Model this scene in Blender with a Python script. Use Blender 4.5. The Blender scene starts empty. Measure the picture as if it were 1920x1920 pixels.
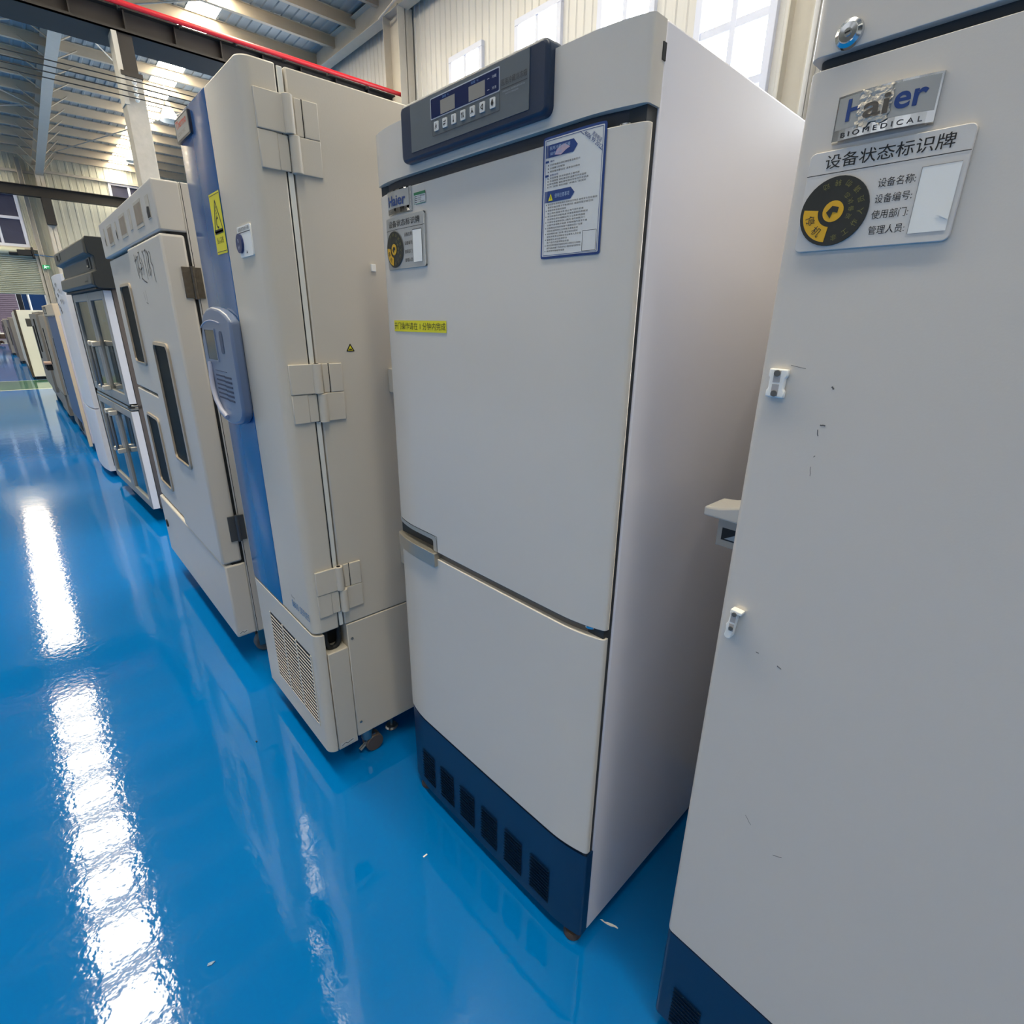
import bpy, bmesh, math, random
from mathutils import Vector, Matrix
random.seed(7)
SC = bpy.context.scene
COL = SC.collection
pi = math.pi

# ------------------------------------------------------------------ camera
cam = bpy.data.cameras.new('camera'); cam_o = bpy.data.objects.new('camera', cam); COL.objects.link(cam_o)
CH = 1.45
yaw, pitch, roll = .82527, .34566, .01322
F = Vector((-math.sin(yaw)*math.cos(pitch), math.cos(yaw)*math.cos(pitch), -math.sin(pitch)))
r0 = Vector((math.cos(yaw), math.sin(yaw), 0)); u0 = r0.cross(F)
rr = math.cos(roll)*r0 + math.sin(roll)*u0; uu = -math.sin(roll)*r0 + math.cos(roll)*u0
m = Matrix((rr, uu, -F)).transposed().to_4x4(); m.translation = (0, 0, CH)
cam_o.matrix_world = m
cam.sensor_width = 36; cam.lens = 982.55/1920*36; cam.clip_start = .02; cam.clip_end = 300
SC.camera = cam_o

# ------------------------------------------------------------------ world, colour, lamps of the hall
SC.view_settings.view_transform = 'Standard'; SC.view_settings.look = 'None'
SC.view_settings.gamma = 1; SC.view_settings.use_curve_mapping = False
SC.view_settings.exposure = 0.28
W = bpy.data.worlds.new('overcast_sky'); SC.world = W; W.use_nodes = True
bg = W.node_tree.nodes['Background']; bg.inputs[0].default_value = (.86, .93, 1, 1); bg.inputs[1].default_value = 1.0
WIN_E, SKY_E, FRONT_E = 12.0, 24.0, 0.1          # daylight behind window panes, roof lights, panes of the aisle-side wall

# ------------------------------------------------------------------ materials
def lin(c):
    return tuple(((v/255)/12.92 if v/255 <= .04045 else ((v/255+.055)/1.055)**2.4) for v in c)
MATS = {}
def M(name, rgb, rough=.5, metal=0, amt=.04, scale=6, bump=0, bscale=60, coat=0, emit=0, spec=.5, tex='noise', stretch=None):
    if name in MATS: return MATS[name]
    m = bpy.data.materials.new(name); m.use_nodes = True; nt = m.node_tree; N = nt.nodes; L = nt.links
    p = N['Principled BSDF']; c = lin(rgb)
    tc = N.new('ShaderNodeTexCoord'); mp = N.new('ShaderNodeMapping'); L.new(tc.outputs['Object'], mp.inputs[0])
    if stretch: mp.inputs['Scale'].default_value = stretch
    nz = N.new('ShaderNodeTexNoise'); nz.inputs['Scale'].default_value = scale; nz.inputs['Detail'].default_value = 4
    L.new(mp.outputs[0], nz.inputs['Vector'])
    mx = N.new('ShaderNodeMix'); mx.data_type = 'RGBA'
    mx.inputs[6].default_value = (*[v*(1-amt) for v in c], 1); mx.inputs[7].default_value = (*[min(1, v*(1+amt)) for v in c], 1)
    L.new(nz.outputs['Fac'], mx.inputs[0]); L.new(mx.outputs[2], p.inputs['Base Color'])
    p.inputs['Roughness'].default_value = rough; p.inputs['Metallic'].default_value = metal
    p.inputs['Specular IOR Level'].default_value = spec
    if coat: p.inputs['Coat Weight'].default_value = coat; p.inputs['Coat Roughness'].default_value = .08
    if bump:
        n2 = N.new('ShaderNodeTexNoise'); n2.inputs['Scale'].default_value = bscale; n2.inputs['Detail'].default_value = 2
        L.new(mp.outputs[0], n2.inputs['Vector'])
        b = N.new('ShaderNodeBump'); b.inputs['Strength'].default_value = bump; b.inputs['Distance'].default_value = .01
        L.new(n2.outputs['Fac'], b.inputs['Height']); L.new(b.outputs[0], p.inputs['Normal'])
    if emit:
        p.inputs['Emission Color'].default_value = (*c, 1); p.inputs['Emission Strength'].default_value = emit
    MATS[name] = m; return m
def glass(name, tint, alpha=.75, rough=.03):
    m = bpy.data.materials.new(name); m.use_nodes = True; nt = m.node_tree; N = nt.nodes; L = nt.links
    p = N['Principled BSDF']; c = lin(tint)
    nz = N.new('ShaderNodeTexNoise'); nz.inputs['Scale'].default_value = 3
    mr = N.new('ShaderNodeMapRange'); mr.inputs[3].default_value = rough*.6; mr.inputs[4].default_value = rough*1.6
    L.new(nz.outputs['Fac'], mr.inputs[0]); L.new(mr.outputs[0], p.inputs['Roughness'])
    p.inputs['Base Color'].default_value = (*c, 1); p.inputs['Coat Weight'].default_value = .6
    tr = N.new('ShaderNodeBsdfTransparent'); tr.inputs[0].default_value = (.9, .95, .95, 1)
    ms = N.new('ShaderNodeMixShader'); ms.inputs[0].default_value = 1-alpha
    L.new(tr.outputs[0], ms.inputs[1]); L.new(p.outputs[0], ms.inputs[2])
    L.new(ms.outputs[0], N['Material Output'].inputs[0])
    return m
enamel = M('grey_enamel', (215, 209, 201), .25, spec=.65, amt=.02, scale=2, bump=.02, bscale=400)
enamel_r = M('grey_enamel_satin', (211, 205, 198), .28, spec=.65, amt=.025, scale=2.5, bump=.02, bscale=400)
enamel_side = M('white_enamel', (232, 231, 241), .26, amt=.02, scale=2)
beige = M('beige_enamel', (206, 198, 185), .38, amt=.025, scale=2.5, bump=.03, bscale=350)
beige2 = M('warm_grey_enamel', (200, 195, 188), .4, spec=.45, amt=.03, scale=2.5)
white = M('white_paint', (232, 231, 236), .3, amt=.02)
whiteplastic = M('white_plastic', (245, 244, 240), .35, amt=.02)
navy = M('navy_plastic', (22, 44, 72), .34, amt=.06, scale=20, bump=.05, bscale=500)
navy2 = M('navy_kick_paint', (8, 46, 84), .36, amt=.06, scale=9)
slot = M('dark_slot', (14, 16, 20), .7, amt=.1)
rubber = M('black_rubber', (26, 28, 30), .6, amt=.1)
gask = M('grey_gasket', (70, 74, 80), .6, amt=.08)
panelgrey = M('panel_film_grey', (98, 106, 112), .3, amt=.03)
dispblue = M('display_film_blue', (18, 36, 82), .22, amt=.05)
lcd = M('unlit_lcd', (150, 146, 140), .25, amt=.03)
chrome = M('chrome', (205, 208, 212), .14, 1, amt=.05, scale=30)
steel = M('brushed_steel', (170, 168, 164), .3, 1, amt=.08, scale=40, stretch=(1, 1, .05))
oldsteel = M('tarnished_steel', (104, 98, 90), .42, .9, amt=.3, scale=60, bump=.2, bscale=90)
champagne = M('champagne_trim', (176, 170, 158), .3, .55, amt=.05)
blue = M('blue_gloss_panel', (32, 94, 154), .2, amt=.04, scale=3, coat=.12, bump=.015, bscale=6, spec=.4)
bluegrey = M('blue_grey_plastic', (110, 124, 152), .3, amt=.03)
black = M('black_ink', (18, 18, 20), .5, amt=.1)
blueink = M('blue_ink', (22, 62, 128), .4, amt=.05)
greyink = M('grey_ink', (52, 54, 60), .5, amt=.1)
paper = M('white_label_film', (222, 222, 220), .25, amt=.02)
yellow = M('yellow_label_film', (236, 224, 22), .35, amt=.03)
amber = M('amber_film', (226, 172, 28), .35, amt=.06)
silver = M('silver_plate', (172, 173, 172), .28, .35, amt=.04, scale=12)
whiteplate = M('pale_plate', (214, 210, 206), .3, amt=.03)
dialblack = M('dial_black', (20, 26, 24), .3, amt=.1)
greenink = M('green_ink', (40, 130, 80), .4, amt=.05)
redink = M('red_ink', (214, 74, 52), .35, amt=.05)
glue = M('torn_glue', (206, 198, 186), .5, .2, amt=.3, scale=160, bump=.5, bscale=160)
darkglass = glass('dark_glass', (40, 44, 46), .25, .06)
clear = glass('clear_glass', (70, 78, 76), .4, .06)
reflectglass = glass('floor_reflection_glass', (22, 74, 98), .15, .06)  # blue of the floor's reflection put into the lower panes' colour
hoodgrey = M('hood_grey', (88, 88, 84), .5, amt=.08, scale=8)
hooddark = M('hood_dark', (40, 42, 42), .5, amt=.1)
brownsteel = M('brown_steel', (122, 112, 106), .4, .5, amt=.08)
tan = M('tan_patch', (150, 134, 116), .6, amt=.25, scale=30)
cream = M('cream_enamel', (224, 218, 204), .35, amt=.03)
beigehead = M('beige_head', (212, 192, 164), .4, amt=.04)
greycab = M('grey_cabinet', (122, 116, 108), .45, amt=.1, scale=4)
conc = M('painted_concrete', (176, 170, 160), .75, amt=.16, scale=7, bump=.3, bscale=18)
framepaint = M('frame_paint_grey', (192, 186, 174), .55, amt=.06)
purlinpaint = M('purlin_paint', (186, 172, 150), .55, amt=.08, scale=3)
deck = M('roof_deck_sheet', (142, 150, 152), .5, amt=.12, scale=1.2)
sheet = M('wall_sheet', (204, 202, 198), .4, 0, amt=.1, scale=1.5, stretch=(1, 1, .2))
sheet2 = M('end_wall_sheet', (205, 204, 188), .45, amt=.08, scale=1.5)
beamgrey = M('crane_beam_paint', (48, 42, 36), .65, amt=.12, scale=3)
beamblack = M('crane_beam_black', (34, 31, 29), .65, amt=.12, scale=3)
redpaint = M('red_paint', (206, 36, 44), .35, amt=.06)
shutterpaint = M('shutter_paint', (186, 188, 168), .45, amt=.06)
winframe = M('window_frame_paint', (206, 210, 226), .4, amt=.03)
daylight = M('daylit_pane', (244, 250, 255), .2, emit=WIN_E, amt=.01)
daylight2 = M('daylit_pane_aisle', (250, 252, 255), .2, emit=FRONT_E, amt=.01)
skylight = M('roof_light_sheet', (255, 245, 222), .3, emit=SKY_E, amt=.05, scale=3)
dimglass = M('dim_window_glass', (70, 72, 92), .12, amt=.3, scale=1.5)
purple = M('mauve_sheet', (178, 156, 176), .5, amt=.08)
truckblue = M('blue_gate_paint', (24, 74, 136), .4, amt=.08)
scrapmat = M('scrap_brown', (80, 62, 52), .7, amt=.5, scale=5)
ground = M('outside_concrete', (150, 148, 142), .8, amt=.1)

# floor: glossy blue epoxy with a green walkway band painted across the aisle
def floor_mat():
    m = bpy.data.materials.new('blue_epoxy_floor'); m.use_nodes = True; nt = m.node_tree; N = nt.nodes; L = nt.links
    p = N['Principled BSDF']; tc = N.new('ShaderNodeTexCoord')
    nz = N.new('ShaderNodeTexNoise'); nz.inputs['Scale'].default_value = .8; nz.inputs['Detail'].default_value = 5
    L.new(tc.outputs['Object'], nz.inputs['Vector'])
    rp = N.new('ShaderNodeMix'); rp.data_type = 'RGBA'
    rp.inputs[6].default_value = (*lin((0, 100, 172)), 1); rp.inputs[7].default_value = (*lin((0, 110, 184)), 1)
    L.new(nz.outputs['Fac'], rp.inputs[0])
    sx = N.new('ShaderNodeSeparateXYZ'); L.new(tc.outputs['Object'], sx.inputs[0])
    cr = N.new('ShaderNodeValToRGB'); cr.color_ramp.interpolation = 'CONSTANT'
    mr = N.new('ShaderNodeMapRange'); mr.inputs[1].default_value = -20; mr.inputs[2].default_value = -14
    L.new(sx.outputs['X'], mr.inputs[0]); L.new(mr.outputs[0], cr.inputs[0])
    e = cr.color_ramp.elements; e[0].position = 0; e[0].color = (0, 0, 0, 1); e[1].position = (20-17.55)/6; e[1].color = (1, 1, 1, 1)
    for ps, cl in ((20-17.45, .5), (20-15.4, 1), (20-15.25, 0)):
        k = e.new(ps/6); k.color = (cl, cl, cl, 1)
    lt = N.new('ShaderNodeMath'); lt.operation = 'GREATER_THAN'; lt.inputs[1].default_value = .3
    wl = N.new('ShaderNodeMath'); wl.operation = 'GREATER_THAN'; wl.inputs[1].default_value = .8
    L.new(cr.outputs[0], lt.inputs[0]); L.new(cr.outputs[0], wl.inputs[0])
    a = N.new('ShaderNodeMix'); a.data_type = 'RGBA'; a.inputs[7].default_value = (*lin((70, 118, 92)), 1)
    L.new(lt.outputs[0], a.inputs[0]); L.new(rp.outputs[2], a.inputs[6])
    b = N.new('ShaderNodeMix'); b.data_type = 'RGBA'; b.inputs[7].default_value = (*lin((205, 214, 190)), 1)
    L.new(wl.outputs[0], b.inputs[0]); L.new(a.outputs[2], b.inputs[6])
    L.new(b.outputs[2], p.inputs['Base Color'])
    p.inputs['Roughness'].default_value = .05; p.inputs['Specular IOR Level'].default_value = .5
    n1 = N.new('ShaderNodeTexNoise'); n1.inputs['Scale'].default_value = 45; n1.inputs['Detail'].default_value = 2
    n2 = N.new('ShaderNodeTexNoise'); n2.inputs['Scale'].default_value = 3.0; n2.inputs['Detail'].default_value = 2
    for n in (n1, n2): L.new(tc.outputs['Object'], n.inputs['Vector'])
    ad = N.new('ShaderNodeMath'); ad.operation = 'MULTIPLY_ADD'; ad.inputs[1].default_value = 3.0
    L.new(n2.outputs['Fac'], ad.inputs[0]); L.new(n1.outputs['Fac'], ad.inputs[2])
    bp = N.new('ShaderNodeBump'); bp.inputs['Strength'].default_value = .075; bp.inputs['Distance'].default_value = .004
    L.new(ad.outputs[0], bp.inputs['Height']); L.new(bp.outputs[0], p.inputs['Normal'])
    return m

# ------------------------------------------------------------------ mesh builder
class B:
    def __init__(s): s.v = []; s.f = []; s.m = []
    def add(s, vs, fs, mi=0):
        o = len(s.v); s.v += [tuple(p) for p in vs]; s.f += [tuple(i+o for i in f) for f in fs]; s.m += [mi]*len(fs); return s
    def box(s, x0, x1, y0, y1, z0, z1, mi=0):
        x0, x1 = min(x0, x1), max(x0, x1); y0, y1 = min(y0, y1), max(y0, y1); z0, z1 = min(z0, z1), max(z0, z1)
        return s.add([(x0,y0,z0),(x1,y0,z0),(x1,y1,z0),(x0,y1,z0),(x0,y0,z1),(x1,y0,z1),(x1,y1,z1),(x0,y1,z1)],
            [(0,3,2,1),(4,5,6,7),(0,1,5,4),(1,2,6,5),(2,3,7,6),(3,0,4,7)], mi)
    def prism(s, poly, a0, a1, axis='z', mi=0):
        # poly: ccw 2d outline; axis z -> (x,y), y -> (x,z), x -> (y,z)
        n = len(poly)
        def P(p, a): return (p[0],p[1],a) if axis=='z' else ((p[0],a,p[1]) if axis=='y' else (a,p[0],p[1]))
        vs = [P(p,a0) for p in poly]+[P(p,a1) for p in poly]
        fs = [tuple(range(n-1,-1,-1)), tuple(range(n,2*n))]+[(i,(i+1)%n,n+(i+1)%n,n+i) for i in range(n)]
        if axis == 'y': fs = [f[::-1] for f in fs]
        return s.add(vs, fs, mi)
    def frame(s, ax, a0, a1, u0, u1, v0, v1, w, mi=0):
        # rectangular ring in the plane normal to ax ('x': u=y,v=z; 'y': u=x,v=z)
        for (p,q,r,t) in ((u0,u1,v0,v0+w),(u0,u1,v1-w,v1),(u0,u0+w,v0+w,v1-w),(u1-w,u1,v0+w,v1-w)):
            if ax == 'x': s.box(a0,a1,p,q,r,t,mi)
            else: s.box(p,q,a0,a1,r,t,mi)
        return s
    def cyl(s, c0, c1, r0, r1=None, n=16, mi=0):
        r1 = r0 if r1 is None else r1
        c0, c1 = Vector(c0), Vector(c1); d = (c1-c0).normalized()
        a = d.cross(Vector((0,0,1)) if abs(d.z) < .9 else Vector((1,0,0))).normalized(); b = d.cross(a)
        vs = [c0+r0*(math.cos(t)*a+math.sin(t)*b) for t in [2*pi*i/n for i in range(n)]]+[c1+r1*(math.cos(t)*a+math.sin(t)*b) for t in [2*pi*i/n for i in range(n)]]
        return s.add(vs, [tuple(range(n-1,-1,-1)), tuple(range(n,2*n))]+[(i,(i+1)%n,n+(i+1)%n,n+i) for i in range(n)], mi)
    def tube(s, pts, r, n=8, mi=0):
        P = [Vector(p) for p in pts]; k = len(P); vs = []; ref = None
        for i, p in enumerate(P):
            d = (P[min(i+1,k-1)]-P[max(i-1,0)]).normalized()
            if ref is None: ref = d.cross(Vector((0,0,1)) if abs(d.z) < .9 else Vector((1,0,0))).normalized()
            a = (ref-d*ref.dot(d)).normalized(); b = d.cross(a); ref = a
            vs += [p+r*(math.cos(2*pi*j/n)*a+math.sin(2*pi*j/n)*b) for j in range(n)]
        fs = [(i*n+j, i*n+(j+1)%n, (i+1)*n+(j+1)%n, (i+1)*n+j) for i in range(k-1) for j in range(n)]
        fs += [tuple(range(n-1,-1,-1)), tuple(range((k-1)*n, k*n))]
        return s.add(vs, fs, mi)
    def lathe(s, prof, c, n=24, mi=0):
        # prof: (radius, z) list around vertical axis through c
        vs = [(c[0]+r*math.cos(2*pi*j/n), c[1]+r*math.sin(2*pi*j/n), c[2]+z) for r, z in prof for j in range(n)]
        fs = [(i*n+j, i*n+(j+1)%n, (i+1)*n+(j+1)%n, (i+1)*n+j) for i in range(len(prof)-1) for j in range(n)]
        return s.add(vs, fs, mi)
    def panel(s, prof, z0, z1, yb, zb=None, mi=0):
        """door with a curved front: prof = (x,y) samples left to right; zb(i) = lower edge of strip i"""
        n = len(prof); zb = zb or (lambda i: z0)
        vs = []; fs = []
        cols = {}
        def vid(i, z, back):
            k = (i, round(z,5), back)
            if k not in cols:
                cols[k] = len(vs); vs.append((prof[i][0], yb if back else prof[i][1], z))
            return cols[k]
        for i in range(n-1):
            za = zb(i); lev = sorted({za, *([z for z in (zb(max(i-1,0)), zb(min(i+1,n-2))) if z > za]), z1})
            L = [vid(i,z,0) for z in lev]; R = [vid(i+1,z,0) for z in lev]
            for a in range(len(lev)-1): fs.append((L[a], R[a], R[a+1], L[a+1]))
            Lb = [vid(i,z,1) for z in lev]; Rb = [vid(i+1,z,1) for z in lev]
            for a in range(len(lev)-1): fs.append((Lb[a], Lb[a+1], Rb[a+1], Rb[a]))
            fs.append((vid(i,za,0), vid(i,za,1), vid(i+1,za,1), vid(i+1,za,0)))
            fs.append((vid(i,z1,0), vid(i+1,z1,0), vid(i+1,z1,1), vid(i,z1,1)))
            if i and abs(zb(i-1)-za) > 1e-6:
                hi, lo = max(za, zb(i-1)), min(za, zb(i-1))
                q = (vid(i,lo,0), vid(i,hi,0), vid(i,hi,1), vid(i,lo,1))
                fs.append(q if za < zb(i-1) else q[::-1])
        z = zb(0); 
        fs.append((vid(0,z,0), vid(0,z1,0), vid(0,z1,1), vid(0,z,1)))
        z = zb(n-2); fs.append((vid(n-1,z,0), vid(n-1,z,1), vid(n-1,z1,1), vid(n-1,z1,0)))
        return s.add(vs, fs, mi)
    def build(s, name, mats, parent=None, bev=0, seg=2, ang=40, org=None, warp=None, flat=False):
        me = bpy.data.meshes.new(name)
        o = bpy.data.objects.new(name, me); COL.objects.link(o)
        root = parent
        while root is not None and root.parent is not None: root = root.parent
        og = ORG.get(root.name, (0,0,0)) if root is not None else (org or (0,0,0))
        V = s.v if warp is None else [warp(p) for p in s.v]
        me.from_pydata([(p[0]-og[0], p[1]-og[1], p[2]-og[2]) for p in V], [], s.f)
        mats = mats if isinstance(mats, (list, tuple)) else [mats]
        for mt in mats: me.materials.append(mt)
        me.polygons.foreach_set('material_index', s.m); me.update()
        bm = bmesh.new(); bm.from_mesh(me); bmesh.ops.recalc_face_normals(bm, faces=bm.faces); bm.to_mesh(me); bm.free()
        if not flat:
            me.polygons.foreach_set('use_smooth', [True]*len(me.polygons)); me.set_sharp_from_angle(angle=math.radians(ang))
        if bev:
            b = o.modifiers.new('edge', 'BEVEL'); b.width = bev; b.segments = seg; b.limit_method = 'ANGLE'; b.angle_limit = math.radians(ang); b.harden_normals = False
        if parent is not None: o.parent = parent
        elif org: o.location = org
        return o
ORG = {}
def root(name, loc, label, cat, group=None, rz=0, local=False):
    o = bpy.data.objects.new(name, None); COL.objects.link(o); o.location = loc; o.rotation_euler = (0,0,rz); o.empty_display_size = .1
    ORG[o.name] = (0,0,0) if local else tuple(loc)
    o['label'] = label; o['category'] = cat
    if group: o['group'] = group
    return o
def tag(o, label, cat, group=None):
    o['label'] = label; o['category'] = cat
    if group: o['group'] = group
    return o
def struct(o): o['kind'] = 'structure'; return o
def rrect(x0, x1, z0, z1, r, n=5):
    P = []
    for cx, cz, a in ((x1-r,z0+r,-90),(x1-r,z1-r,0),(x0+r,z1-r,90),(x0+r,z0+r,180)):
        P += [(cx+r*math.cos(math.radians(a+90*i/n)), cz+r*math.sin(math.radians(a+90*i/n))) for i in range(n+1)]
    return P
_tc = {}
def text_mesh(body, bold=0, shear=0):
    k = (body, bold, shear)
    if k not in _tc:
        cu = bpy.data.curves.new('t', 'FONT'); cu.body = body; cu.resolution_u = 2 if any(ord(c) > 255 for c in body) else 6; cu.offset = bold; cu.shear = shear
        o = bpy.data.objects.new('t', cu); COL.objects.link(o)
        me = bpy.data.meshes.new_from_object(o.evaluated_get(bpy.context.evaluated_depsgraph_get()))
        vs = [tuple(v.co) for v in me.vertices]; fs = [tuple(p.vertices) for p in me.polygons]
        bpy.data.objects.remove(o); bpy.data.curves.remove(cu); bpy.data.meshes.remove(me)
        _tc[k] = (vs, fs)
    return _tc[k]
def put_text(b, body, u0, u1, v0, v1, mp, mi=0, bold=0, shear=0, keep=False):
    """fit text into the box u0..u1 x v0..v1; mp(u,v) -> 3d"""
    vs, fs = text_mesh(body, bold, shear)
    if not vs: return b
    xs = [v[0] for v in vs]; ys = [v[1] for v in vs]
    sx = (u1-u0)/(max(xs)-min(xs)); sy = (v1-v0)/(max(ys)-min(ys))
    if keep: sx = min(sx, sy)
    b.add([mp(u0+(x-min(xs))*sx, v0+(y-min(ys))*sy) for x, y, _ in vs], fs, mi); return b
def front(y): return lambda u, v: (u, y, v)
def side(x): return lambda u, v: (x, u, v)
def poly(b, pts, mp, mi=0): return b.add([mp(*p) for p in pts], [tuple(range(len(pts)))], mi)
def rect(b, u0, u1, v0, v1, mp, mi=0, n=1):
    for i in range(n):
        a = u0+(u1-u0)*i/n; c = u0+(u1-u0)*(i+1)/n
        poly(b, [(a,v0),(c,v0),(c,v1),(a,v1)], mp, mi)
    return b
def disc(b, cu, cv, r, mp, mi=0, n=32, ru=None): return poly(b, [(cu+(ru or r)*math.cos(2*pi*i/n), cv+r*math.sin(2*pi*i/n)) for i in range(n)], mp, mi)
def sector(b, cu, cv, ra, rb, a0, a1, mp, mi=0, n=14, k=1):
    A = [math.radians(a0+(a1-a0)*i/n) for i in range(n+1)]
    return b.add([mp(cu+k*ra*math.cos(a), cv+ra*math.sin(a)) for a in A]+[mp(cu+k*rb*math.cos(a), cv+rb*math.sin(a)) for a in A],
        [(i, n+1+i, n+2+i, i+1) for i in range(n)], mi)
def stroke(b, pts, w, mp, mi=0):
    for (x0,y0),(x1,y1) in zip(pts, pts[1:]):
        d = math.hypot(x1-x0, y1-y0) or 1; nx, ny = -(y1-y0)/d*w, (x1-x0)/d*w
        poly(b, [(x0-nx,y0-ny),(x1-nx,y1-ny),(x1+nx,y1+ny),(x0+nx,y0+ny)], mp, mi)
    return b

# ================================================================== the hall
XF, YB, YF, XR = -42.0, 11.0, -14.0, 14.0
def roofz(x): return 9.6+.05*(x+42)
o = struct(B().box(XF, XR, YF, YB, -.2, 0).build('floor', floor_mat()))
def corr(b, u0, u1, z0, z1, mp, pitch=.25, d=.028, zf=None, mi=0):
    """ribbed metal sheet: profile along u, extruded z0..z1 (zf(u) gives the upper end)"""
    n = max(1, round((u1-u0)/pitch)); w = (u1-u0)/n; P = []
    for i in range(n):
        a = u0+i*w; P += [(a,0),(a+w*.62,0),(a+w*.70,d),(a+w*.92,d)]
    P.append((u1,0))
    vs = [mp(u, z0, t) for u, t in P]+[mp(u, zf(u) if zf else z1, t) for u, t in P]; k = len(P)
    return b.add(vs, [(i, i+1, k+i+1, k+i) for i in range(k-1)], mi)
# back wall (behind the row of cabinets) with tall windows
WIN = [(-14.65,-13.28), (-11.91,-10.45), (-9.28,-7.9), (-6.86,-5.38), (-3.9,-2.5), (-1.3,.1), (1.3,2.7), (-29.5,-28.1), (-26.9,-25.5), (-24.3,-22.9)]
WIN.sort(); WZ0, WZ1 = 4.5, 8.4
b = B(); mpb = lambda u, v, t: (u, YB-t, v)
prev = XF
for a, c in WIN:
    corr(b, prev, a, 0, 0, mpb, zf=roofz); corr(b, a, c, 0, WZ0, mpb); corr(b, a, c, WZ1, 0, mpb, zf=roofz); prev = c
corr(b, prev, XR, 0, 0, mpb, zf=roofz)
struct(b.build('wall_back', sheet, ang=20))
wn = 0
def window(mp, u0, u1, z0, z1, pane, trans=(), mull=None, w=.09, frame=winframe):
    global wn; wn += 1
    f = B()
    def bx(a,c,e,g,t0,t1): 
        P = [mp(a,e,t0), mp(c,g,t1)]; f.box(P[0][0],P[1][0],P[0][1],P[1][1],P[0][2],P[1][2])
    bx(u0-.05,u1+.05,z0-.05,z0+w,-.03,.1); bx(u0-.05,u1+.05,z1-w,z1+.05,-.03,.1)
    bx(u0-.05,u0+w,z0+w,z1-w,-.03,.1); bx(u1-w,u1+.05,z0+w,z1-w,-.03,.1)
    for t in trans: bx(u0+w,u1-w,t-.07,t+.07,-.02,.08)
    for c in ([(u0+u1)/2] if mull is None else mull): bx(c-.06,c+.06,z0+w,z1-w,-.015,.085)
    o = struct(f.build('window_%d' % wn, frame, bev=.008, seg=1))
    p = B(); poly(p, [(u0,z0),(u1,z0),(u1,z1),(u0,z1)], lambda u, v: mp(u, v, -.01)); p.build('pane', pane, o)
    return o
for a, c in WIN: window(mpb, a, c, WZ0, WZ1, daylight, trans=(6.58, 5.62))
# end wall far down the aisle: shutter doorway, dim windows
b = B(); mpl = lambda u, v, t: (XF+t, u, v)
DY0, DY1, DZ = -2.3, 2.2, 4.62
LW = [(-2.0,2.03,5.12,7.7), (6.35,9.2,8.1,8.85), (-8,-4,5.12,7.7)]
def lz(u): return 9.62
corr(b, YF, -8, 0, 9.62, mpl); corr(b, -8, -4, 0, 5.12, mpl); corr(b, -8, -4, 7.7, 9.62, mpl); corr(b, -4, DY0, 0, 9.62, mpl)
corr(b, DY0, DY1, DZ, 5.12, mpl); corr(b, DY0, DY1, 7.7, 9.62, mpl)
corr(b, DY0, -2, 5.12, 7.7, mpl); corr(b, 2.03, DY1, 5.12, 7.7, mpl); corr(b, DY1, 6.35, 0, 9.62, mpl, pitch=.36)
corr(b, 6.35, 9.2, 0, 8.1, mpl, pitch=.36); corr(b, 6.35, 9.2, 8.85, 9.62, mpl); corr(b, 9.2, YB, 0, 9.62, mpl, pitch=.36)
struct(b.build('wall_left', sheet2, ang=20))
window(mpl, -2, 2.03, 5.12, 7.7, dimglass, trans=(6.5,), mull=(-1, 0, 1.0))
window(mpl, 6.35, 9.2, 8.1, 8.85, dimglass, mull=(7.3, 8.2))
window(mpl, -8, -4, 5.12, 7.7, dimglass, trans=(6.5,), mull=(-7, -6, -5))
# walls on the near side of the aisle and behind the camera, with a long band of daylit panes
b = B(); mpf = lambda u, v, t: (u, YF+t, v)
corr(b, XF, XR, 0, 1.2, mpf, pitch=.5); corr(b, XF, XR, 6.4, 0, mpf, pitch=.5, zf=roofz)
FW = [(-38+4*i, -35+4*i) for i in range(13)]
prev = XF
for a, c in FW: corr(b, prev, a, 1.2, 6.4, mpf, pitch=.5); prev = c
corr(b, prev, XR, 1.2, 6.4, mpf, pitch=.5)
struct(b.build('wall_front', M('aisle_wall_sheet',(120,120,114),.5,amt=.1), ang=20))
for a, c in FW: window(mpf, a, c, 1.2, 6.4, daylight2, trans=(3.0, 4.7))
b = B(); corr(b, YF, YB, 0, roofz(XR), lambda u, v, t: (XR-t, u, v), pitch=.5); struct(b.build('wall_right', sheet2, ang=20))
# roof deck with strips of translucent roof lights running down the slope
b = B(); vs = []; P = []
STR = [(-9.0,-8.7), (-1.5,-.5), (6.38,7.25)]
def deckrun(y0, y1):
    n = max(1, round((y1-y0)/.32)); w = (y1-y0)/n; P = []
    for i in range(n):
        a = y0+i*w; P += [(a,0),(a+.22*w,0),(a+.3*w,.03),(a+.92*w,.03)]
    P.append((y1,0))
    k = len(P); vs = [(XF, y, roofz(XF)+t) for y, t in P]+[(XR, y, roofz(XR)+t) for y, t in P]
    b.add(vs, [(i,i+1,k+i+1,k+i) for i in range(k-1)])
prev = YF
for a, c in STR: deckrun(prev, a); prev = c
deckrun(prev, YB)
struct(b.build('ceiling', deck, ang=20))
for a, c in STR:
    wn += 1; x0, x1 = -41.6, (3.0 if a > 0 else 8.0)
    k = B(); n = 9
    for i in range(n):
        ya, yb = a+(c-a)*i/n, a+(c-a)*(i+1)/n; t0, t1 = (.01 if i % 2 else .03), (.03 if i % 2 else .01)
        k.add([(x0,ya,roofz(x0)+t0),(x1,ya,roofz(x1)+t0),(x1,yb,roofz(x1)+t1),(x0,yb,roofz(x0)+t1)], [(0,1,2,3)])
    struct(k.build('window_%d' % wn, skylight))
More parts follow.
